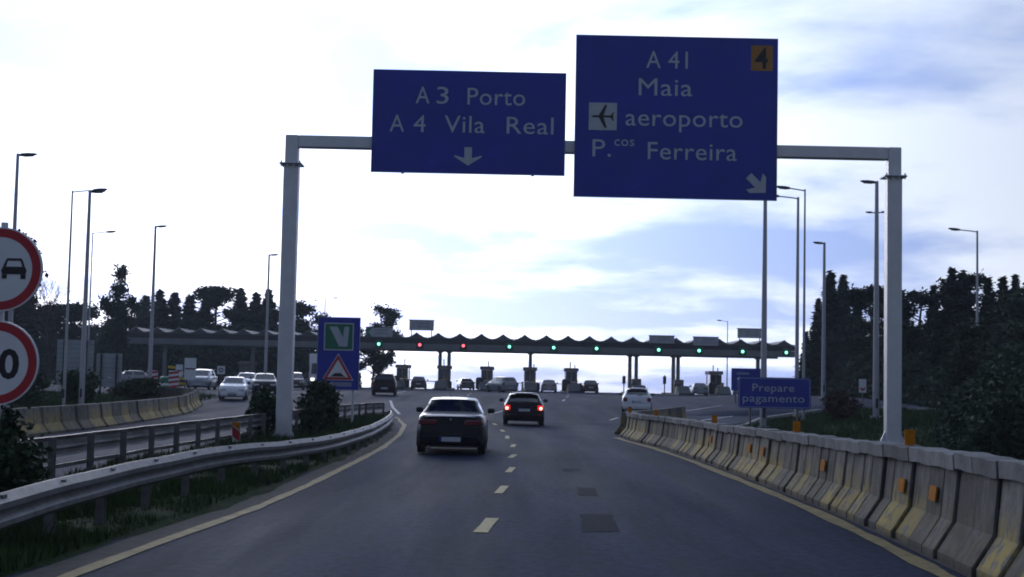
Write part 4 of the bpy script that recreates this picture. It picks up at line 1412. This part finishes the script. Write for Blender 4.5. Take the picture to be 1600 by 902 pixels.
place('grey minivan coming towards us beside the chevron board', -24.2, 111, 182, 'mpv', (4.2, 1.76, 1.60), P_SILV, lights=False)
place('silver car seen side-on under the left end of the canopy', -38.4, 142, 120, 'hatch', (4.0, 1.68, 1.45), P_SILV, detail=False)
place('brown car seen right of the gantry post near the white lorry', -19.2, 126, 189, 'mpv', (4.0, 1.7, 1.55), P_BROWN, detail=False)
place('grey van-like car turning into a toll lane behind the black saloon', -.85, 143, 24, 'mpv', (4.6, 1.85, 1.62), P_GREY, detail=False)
place('pale warm grey car stopped at a booth above the hatchback', 4.4, 160, 0, 'sedan', (4.3, 1.75, 1.42), P_PINK, detail=False)
place('rounded dark car stopped at the wide toll lane', 8.94, 157.5, 0, 'hatch', (3.9, 1.72, 1.46), P_BROWN, detail=False)
place('pale car passing through the lane left of the grey van', -5.4, 172, 10, 'sedan', (4.3, 1.75, 1.42), P_SILV, detail=False)
place('dark car waiting between the dark red tall car and the pale columns', -10.2, 158, 2, 'hatch', (4.0, 1.72, 1.48), P_BROWN, detail=False)
place('grey car waiting right of the pale columns in the far lane', 21.6, 161, -3, 'sedan', (4.3, 1.74, 1.42), P_GREY, detail=False)
place('pinkish car in the lane beside the dark blue sign', 26.6, 163, -8, 'hatch', (4.0, 1.7, 1.45), P_PINK, detail=False)

# white lorry coming towards us, half hidden by the tall sign
lx, ly = -17.9, 134
t = thing('lorry', 'white lorry with a big dark windscreen half hidden behind the tall blue sign', 'lorry', (lx, ly, gz(lx, ly) + .015), RAD(188))
MB().bbox(-1.15, 1.15, 1.8, 3.6, .55, 2.6, .08).obj('cab', P_WHITE, t, smooth=30)
MB().prism([(-1.0, 1.45), (1.0, 1.45), (.92, 2.42), (-.92, 2.42)], 3.605, 3.62).obj('windscreen', M_BOOTHG, t)
MB().bbox(-1.2, 1.2, -3.6, 1.7, .95, 3.35, .05).obj('cargo_box', P_WHITE, t)
MB().box(-.5, .5, -3.6, 1.8, .55, .93).obj('chassis', M_DARK, t)
MB().bbox(-1.15, 1.15, 3.55, 3.75, .4, .75, .04).obj('bumper', M_DARK, t)
for sx in (-1, 1):
    MB().box(sx * .85 - .16, sx * .85 + .16, 3.61, 3.66, .85, 1.05).obj('headlight', M_HEADON, t)
    MB().box(sx * 1.25 - .08, sx * 1.25 + .08, 3.3, 3.42, 1.7, 2.2).obj('door_mirror', M_TRIM, t)
    for yy_ in (-2.4, 2.7):
        MB().tube([(sx * 1.08 - .14, yy_, .48), (sx * 1.08 + .14, yy_, .48)], .48, 18).obj('wheel', M_TYRE, t, smooth=True)

# ------------------------------------------------------------------ vegetation
def leaf_quads(pts, size, r, aspect=1.6, droop=0.0):
    """numpy: a small bent diamond at every point"""
    n = len(pts)
    P = np.asarray(pts, dtype=float)
    R = np.random.default_rng(r)
    a = R.normal(size=(n, 3))
    a[:, 2] = a[:, 2] * .6 - droop
    a /= np.linalg.norm(a, axis=1)[:, None]
    b = R.normal(size=(n, 3))
    b -= a * (a * b).sum(1)[:, None]
    b /= np.linalg.norm(b, axis=1)[:, None]
    s = np.asarray(size).reshape(-1, 1) * R.uniform(.6, 1.4, size=(n, 1))
    v = np.empty((n, 4, 3))
    v[:, 0] = P - a * s * aspect * .5
    v[:, 1] = P + b * s * .5
    v[:, 2] = P + a * s * aspect * .5
    v[:, 3] = P - b * s * .5
    v = v.reshape(-1, 3)
    f = np.arange(4 * n).reshape(n, 4)
    return v, f


def np_mesh(name, v, f, m):
    me = bpy.data.meshes.new(name)
    me.vertices.add(len(v))
    me.vertices.foreach_set('co', np.asarray(v, dtype=np.float32).ravel())
    k = f.shape[1]
    me.loops.add(f.size)
    me.loops.foreach_set('vertex_index', f.ravel().astype(np.int32))
    me.polygons.add(len(f))
    me.polygons.foreach_set('loop_start', np.arange(0, f.size, k, dtype=np.int32))
    me.polygons.foreach_set('loop_total', np.full(len(f), k, dtype=np.int32))
    me.materials.append(m)
    me.update(calc_edges=True)
    me.validate()
    return me


def clump_points(clumps, n, seed):
    R = np.random.default_rng(seed)
    wts = np.array([c[3] * c[4] * c[5] for c in clumps]) ** .8
    idx = R.choice(len(clumps), size=n, p=wts / wts.sum())
    C = np.array(clumps)[idx]
    d = R.normal(size=(n, 3))
    d /= np.linalg.norm(d, axis=1)[:, None]
    rad = R.uniform(0, 1, size=(n, 1)) ** .6 * (1 + .28 * R.normal(size=(n, 1)))
    return C[:, :3] + d * rad * C[:, 3:6]


def limb(mb, a, b, r0, r1, R, bend=.15, n=5):
    a, b = Vector(a), Vector(b)
    L = (b - a).length
    o = Vector((R.uniform(-1, 1), R.uniform(-1, 1), R.uniform(-.3, .3))) * L * bend
    pts = [a.lerp(b, k / n) + o * math.sin(math.pi * k / n) for k in range(n + 1)]
    mb.tube(pts, [r0 + (r1 - r0) * k / n for k in range(n + 1)], 6)


def conifer(seed, n=5600):
    """pointed tree, height 1 scaled later: built 10 m tall"""
    R = random.Random(seed)
    Rn = np.random.default_rng(seed)
    H = 10.0
    tr = MB()
    limb(tr, (0, 0, -.4), (R.uniform(-.2, .2), R.uniform(-.2, .2), H * .97), .19, .02, R, .02, 8)
    pts = []
    levels = 64
    for i in range(levels):
        t = (i + R.random()) / levels
        z = .6 + t * (H - .6)
        rad = 1.35 * (1 - t) ** .85 * R.uniform(.85, 1.12) + .02
        nb = max(3, int(8 * (1 - t) + 3))
        for b in range(nb):
            a = R.uniform(0, 2 * math.pi)
            rr = rad * R.uniform(.55, 1.15)
            if i % 5 == 0:
                limb(tr, (0, 0, z), (rr * .9 * math.cos(a), rr * .9 * math.sin(a), z - .15 * rr), .025, .006, R, .05, 2)
            m = max(4, int(n / (levels * 7)) * (1 + rr))
            m = int(m)
            q = Rn.uniform(.1, 1, m) ** .7
            P = np.stack([q * rr * math.cos(a), q * rr * math.sin(a), z - .28 * q * q * rr + .12 * q], 1)
            pts.append(P + Rn.normal(size=(m, 3)) * np.array([.13, .13, .24]) * (.3 + q[:, None]) * (1.1 - .9 * t))
    pts = np.concatenate(pts)
    v, f = leaf_quads(pts, .15, seed, 2.8, .25)
    return np_mesh('crown', v, f, M_LEAF), tr.mesh('trunk', M_BARK, True), H


def pine(seed, n=8000):
    """tall trunk with rounded uneven clumps"""
    R = random.Random(seed)
    H = 10.0
    tr = MB()
    top = (R.uniform(-.5, .5), R.uniform(-.5, .5), H * .9)
    limb(tr, (0, 0, -.4), top, .2, .05, R, .04, 8)
    cl_ = []
    for i in range(15):
        t = R.uniform(.30, 1.0)
        z = H * t
        spread = 2.1 * math.sin(math.pi * min(1, (1.12 - t) / .82)) + .3
        a = R.uniform(0, 2 * math.pi)
        c = (top[0] * t + spread * R.uniform(.2, 1) * math.cos(a), top[1] * t + spread * R.uniform(.2, 1) * math.sin(a), z - .5)
        r_ = R.uniform(.55, 1.0)
        cl_.append((*c, r_ * 1.15, r_ * 1.15, r_ * .72))
        limb(tr, (top[0] * t * .8, top[1] * t * .8, max(.5, z - 1.4)), c, .06, .015, R, .12, 4)
    v, f = leaf_quads(clump_points(cl_, n, seed), .16, seed, 2.2, 0)
    return np_mesh('crown', v, f, M_LEAF), tr.mesh('trunk', M_BARK, True), H


def broadleaf(seed, n=9000, gaps=False):
    R = random.Random(seed)
    H = 10.0
    tr = MB()
    top = (R.uniform(-.4, .4), R.uniform(-.4, .4), H * .75)
    limb(tr, (0, 0, -.4), top, .24, .07, R, .05, 8)
    cl_ = []
    for i in range(13 if gaps else 20):
        t = R.uniform(.28, .96)
        spread = 2.7 * math.sin(math.pi * min(1, (1.15 - t) / .95)) + .2
        a = R.uniform(0, 2 * math.pi)
        q = R.uniform(.25, 1)
        c = (top[0] * t + spread * q * math.cos(a), top[1] * t + spread * q * math.sin(a), H * t - .3)
        r_ = R.uniform(.6, 1.0) if gaps else R.uniform(.8, 1.25)
        cl_.append((*c, r_, r_, r_ * .8))
        limb(tr, (top[0] * t * .7, top[1] * t * .7, H * t * .62), c, .07, .015, R, .12, 4)
    v, f = leaf_quads(clump_points(cl_, n, seed), .18, seed, 1.8, .2 if gaps else 0)
    return np_mesh('crown', v, f, M_LEAFB), tr.mesh('trunk', M_BARK, True), H


TREES = {'conifer': [conifer(s) for s in (21, 22, 23)], 'pine': [pine(s) for s in (31, 32, 33)], 'broad': [broadleaf(s) for s in (41, 42, 43)], 'gappy': [broadleaf(s, 6500, True) for s in (51, 52)]}
NAMES = {'conifer': 'conifer_tree', 'pine': 'pine_tree', 'broad': 'broadleaf_tree', 'gappy': 'eucalyptus_tree'}


def tree(kind, var, x, y, ztop, label, group, width=1.0, rz=None, base=None):
    """ztop: height of the tip above sea level of the scene"""
    crown, trunk, H = TREES[kind][var % len(TREES[kind])]
    g = gz(x, y) if base is None else base
    s = (ztop - g) / H
    t = thing(NAMES[kind], label, 'tree', (x, y, g), rng.uniform(0, 6.28) if rz is None else rz, group)
    c = put('crown', crown, t)
    k = put('trunk', trunk, t)
    for o in (c, k):
        o.scale = (s * width, s * width, s)
    return t


def kx(px, y):
    return (px - 800) / 2200 * y


# the wood behind the left half of the plaza
LG = 'trees of the wood behind the left half of the canopy'
left_trees = [  # column in the view, distance, top row, kind
    (-38, 150, 345, 'broad', .9), (20, 165, 425, 'conifer', 1.1), (44, 175, 436, 'conifer', 1.1), (72, 190, 468, 'broad', .9), (100, 192, 474, 'pine', 1.1), (135, 196, 466, 'broad', .9),
    (205, 196, 464, 'broad', 1.0), (228, 205, 456, 'conifer', 1.25), (250, 196, 448, 'conifer', 1.3), (273, 200, 452, 'conifer', 1.3), (297, 196, 455, 'conifer', 1.3), (322, 204, 456, 'conifer', 1.3),
    (348, 196, 447, 'pine', 1.1), (376, 200, 446, 'conifer', 1.25), (400, 196, 452, 'conifer', 1.3), (420, 204, 448, 'conifer', 1.2), (442, 198, 470, 'broad', .8), (466, 200, 464, 'gappy', .8), (172, 200, 492, 'conifer', 1.4)]
ORD = ['first', 'second', 'third', 'fourth', 'fifth', 'sixth', 'seventh', 'eighth', 'ninth', 'tenth', 'eleventh', 'twelfth', 'thirteenth']
left_trees.sort()
cnt = {}
for i, (px, y, py, kd, wd) in enumerate(left_trees):
    hz = 596 - (800 - px) * .0209
    k = cnt[kd] = cnt.get(kd, -1) + 1
    lab = {'conifer': 'pointed conifer, %s conifer from the left in the wood behind the canopy', 'pine': 'clumpy pine, %s pine from the left in the wood behind the canopy',
           'broad': 'rounded tree, %s rounded one from the left in the wood behind the canopy', 'gappy': 'loose open tree just right of the gantry post%.0s'}[kd] % ORD[k]
    tree(kd, i, kx(px, y), y, 1.88 + (hz - py - (8 if kd == 'conifer' else 3)) / 2200 * y, lab, LG, wd * (1.75 if kd == 'conifer' else 1.4))
tree('gappy', 1, kx(178, 150), 150, 1.88 + (583 - 408) / 2200 * 150, 'tall ragged tree standing above the left wood near the lamp posts', LG, .72)
tree('gappy', 0, kx(600, 186), 186, 1.88 + (592 - 474) / 2200 * 186, 'open crowned eucalyptus behind the canopy beside the raised lane board', None, .95, rz=1.0)
tree('gappy', 1, kx(585, 178), 178, 1.88 + (592 - 512) / 2200 * 178, 'smaller eucalyptus seen under the canopy behind the dark red tall car', None, 1.25)
# dark mass seen under the canopy on the left: saplings and scrub nobody could count
R = np.random.default_rng(5)
P = np.stack([R.uniform(-78, -20.5, 26000), R.uniform(184, 196, 26000), R.uniform(0, 1, 26000)], 1)
P[:, 2] = P[:, 2] ** 1.1 * (6.3 + 1.2 * np.sin(P[:, 0] * .9)) + .2
v, f = leaf_quads(P, .42, 9, 1.5)
tag(put('undergrowth', np_mesh('undergrowth', v, f, M_LEAFB)), 'dense dark scrub seen under the left half of the canopy', 'undergrowth', kind='stuff')

# the wood on the right
RG = 'trees of the dark wood on the right'
right_trees = [
    (1262, 150, 520, 'conifer', 1.0), (1280, 140, 470, 'conifer', 1.0), (1299, 130, 428, 'conifer', 1.15), (1319, 134, 434, 'conifer', 1.1), (1340, 122, 466, 'conifer', 1.1), (1361, 110, 448, 'pine', .85), (1378, 118, 453, 'broad', .7),
    (1408, 108, 456, 'conifer', 1.1), (1436, 100, 454, 'pine', 1.1), (1460, 108, 450, 'conifer', 1.0), (1489, 100, 422, 'conifer', 1.1), (1506, 104, 430, 'conifer', 1.1), (1525, 100, 427, 'pine', 1.1), (1546, 96, 440, 'conifer', 1.1),
    (1569, 92, 436, 'conifer', 1.1), (1588, 96, 434, 'conifer', 1.0), (1604, 90, 440, 'broad', 1.0),
    (1420, 96, 500, 'broad', 1.0), (1470, 88, 500, 'conifer', 1.2), (1520, 82, 500, 'broad', 1.1), (1565, 78, 510, 'conifer', 1.2), (1600, 72, 500, 'broad', 1.1), (1390, 104, 510, 'conifer', 1.2), (1345, 118, 520, 'conifer', 1.2), (1308, 126, 520, 'broad', 1.0)]
right_trees.sort()
cnt = {}
for i, (px, y, py, kd, wd) in enumerate(right_trees):
    hz = 596 + (px - 800) * .0209
    low = py >= 500
    k = cnt[(kd, low)] = cnt.get((kd, low), -1) + 1
    lab = {'conifer': 'pointed conifer, %s conifer from the left on the right wood skyline', 'pine': 'clumpy pine, %s pine from the left on the right wood skyline',
           'broad': 'rounded dark tree, %s rounded one from the left on the right wood skyline'}[kd] % ORD[k]
    if low:
        lab = 'lower %s in front of the right wood, %s such from the left' % ({'conifer': 'dark conifer', 'broad': 'dark rounded tree'}[kd], ORD[k])
    tree(kd, i, kx(px, y), y, 1.88 + (hz - py) / 2200 * y, lab, RG, wd * (1.5 if kd == 'conifer' else 1.3))
P = []
R = np.random.default_rng(8)
for k in range(80000):
    q = R.random()
    y = 38 + 107 * q ** 1.7
    x = np.interp(y, [38, 50, 60, 75, 90, 110, 145], [11.8, 15.0, 18.5, 24.5, 25, 25.5, 30.5]) + R.uniform(0, 7) ** 1.0
    hmax = np.interp(x - np.interp(y, [38, 50, 60, 75, 90, 110, 145], [11.8, 15.0, 18.5, 24.5, 25, 25.5, 30.5]), [0, 1.5, 7], [.5, 2.4, 5.0]) * (1 + .3 * math.sin(x * 1.7 + y * .6)) * (.55 + .45 * sm((y - 45) / 25))
    P.append((x, y, gz(x, y) + hmax * R.random() ** .7))
P = np.array(P)
v, f = leaf_quads(P, np.interp(P[:, 1], [38, 60, 100], [.11, .18, .30]), 19, 1.7)
tag(put('undergrowth', np_mesh('undergrowth', v, f, M_LEAFB)), 'dense dark scrub at the foot of the wood on the right', 'undergrowth', kind='stuff')


def bush(label, x, y, rx, ry, h, n, size, m, seed, name='bush', twigs=True, group=None):
    R = random.Random(seed)
    t = thing(name, label, 'bush', (x, y, gz(x, y) + .05), 0, group)
    cl_ = []
    st = MB()
    for i in range(16):
        a = R.uniform(0, 6.28)
        q = R.uniform(0, .75)
        z = h * R.uniform(.2, .82)
        c = (rx * q * math.cos(a), ry * q * math.sin(a), z)
        cl_.append((*c, rx * R.uniform(.25, .42), ry * R.uniform(.25, .42), h * R.uniform(.14, .24)))
        limb(st, (rx * .12 * math.cos(a), ry * .12 * math.sin(a), -.1), c, .025, .008, R, .12, 3)
    v, f = leaf_quads(clump_points(cl_, n, seed), size, seed, 1.7)
    put('foliage', np_mesh('foliage', v, f, m), t)
    st.obj('stem', M_BARK, t)
    return t


bush('big dark bush below the round signs at the left edge', -6.05, 16.6, .75, .8, 1.55, 9000, .055, M_BUSH, 61)
bush('dark bush beside the gantry foot on its left', -7.3, 41.9, .55, .6, 1.5, 4200, .075, M_BUSH, 62)
bush('small dark bush close to the right of the gantry post', -5.95, 42.8, .40, .5, 1.25, 3000, .075, M_BUSH, 63)
bush('leafy green bush under the tall blue sign', -6.6, 49.6, 1.0, .9, 1.75, 8000, .095, M_BUSH, 64)
bush('reddish twiggy bush on the grass island left of the right gantry post', 16.2, 69, 1.15, 1.0, 1.45, 5000, .11, M_BUSHR, 65)
bush('green bush behind the left barrier beside the slim lamp post', -22.6, 74, 1.3, 1.2, 1.9, 5500, .13, M_BUSH, 66)
bush('low green bush behind the left barrier below the lower sign back', -21.6, 81, 1.7, 1.0, 1.3, 5000, .13, M_BUSH, 67)
bush('rounded green bush at the left edge behind the round signs', -24.5, 72, 2.0, 1.4, 1.7, 6000, .13, M_BUSH, 68)

# bare tree at the left
R = random.Random(77)
bt = thing('bare_tree', 'leafless twiggy tree beside the upper round sign', 'tree', (kx(78, 110), 110, gz(-36, 110)))
tr, tw = MB(), MB()


def grow(p, d, L, r, lvl):
    q = p + d * L
    (tr if lvl < 3 else tw).tube([p, p.lerp(q, .5) + Vector((R.uniform(-1, 1), R.uniform(-1, 1), 0)) * L * .06, q], [r, r * .8, r * .62], 5)
    if lvl >= 6:
        return
    for k in range(3 if lvl < 4 else 2):
        nd = (d + Vector((R.uniform(-1, 1), R.uniform(-1, 1), R.uniform(-.35, .6))) * .62).normalized()
        grow(q, nd, L * R.uniform(.62, .86), r * .62, lvl + 1)


grow(Vector((0, 0, -.2)), Vector((.03, 0, 1)), 2.9, .16, 0)
tr.obj('trunk', M_BARK, bt)
tag(tw.obj('twigs', M_BUSHR, bt), kind='stuff')


# grass
def grass(name, label, n, fx, y0, y1, hgt, seed, bias=1.0, base=.06, wid=.012):
    R = np.random.default_rng(seed)
    y = y0 + (y1 - y0) * R.random(n) ** bias
    u = R.random(n)
    x = np.array([fx(yy_)[0] + (fx(yy_)[1] - fx(yy_)[0]) * uu for yy_, uu in zip(y, u)])
    z = np.array([gz(a, b) for a, b in zip(x, y)]) + base
    tuft = .45 + .55 * np.sin(x * 2.1 + 1.3 * np.sin(y * 1.1)) * np.sin(y * 1.7 + x) + .35 * R.random(n)
    h_ = hgt * np.clip(tuft, .18, 1.3) * R.uniform(.5, 1.2, n)
    a = R.uniform(0, 2 * np.pi, n)
    w_ = wid * R.uniform(.6, 1.5, n)
    lean = R.uniform(.1, .6, n) * h_
    la = R.uniform(0, 2 * np.pi, n)
    v = np.empty((n, 3, 3))
    v[:, 0] = np.stack([x - w_ * np.cos(a), y - w_ * np.sin(a), z - .03], 1)
    v[:, 1] = np.stack([x + w_ * np.cos(a), y + w_ * np.sin(a), z - .03], 1)
    v[:, 2] = np.stack([x + lean * np.cos(la), y + lean * np.sin(la), z + h_], 1)
    o = put(name, np_mesh(name, v.reshape(-1, 3), np.arange(3 * n).reshape(n, 3), M_GRASS))
    tag(o, label, 'grass', kind='stuff')


grass('grass', 'rough grass growing along the median between the guard rails', 70000, lambda y: (XM(y) + .15, XL(y) - .55), 9, 66, .22, 71, 1.5, wid=.014)
grass('grass', 'grass on the island right of the concrete barrier', 30000, lambda y: (interp([(45, 6.2), (50, 6.6), (66, 11.4), (74, 14), (78, 18)])(y), 25), 44, 78, .30, 72, .9, base=-.03, wid=.03)
grass('grass', 'weeds and grass behind the barrier of the oncoming lanes', 22000, lambda y: (-34, XO(min(79, y)) - 1.0), 45, 92, .35, 73, .9, base=-.03, wid=.035)

# ------------------------------------------------------------------ damp evening air
hb = MB().box(-2600, 2600, -70, 2700, -80, 16)
haze = hb.obj('haze', None)
haze['kind'] = 'stuff'
hmat = bpy.data.materials.new('air')
hmat.use_nodes = True
hn = hmat.node_tree.nodes
hn.remove(hn['Principled BSDF'])
pv = hn.new('ShaderNodeVolumePrincipled')
pv.inputs['Color'].default_value = (0.82, 0.90, 1.0, 1)
pv.inputs['Density'].default_value = 0.00034
pv.inputs['Anisotropy'].default_value = 0.2
hmat.node_tree.links.new(pv.outputs[0], hn['Material Output'].inputs['Volume'])
haze.data.materials.append(hmat)
tag(haze, 'thin pale evening haze over the whole plaza', 'haze')
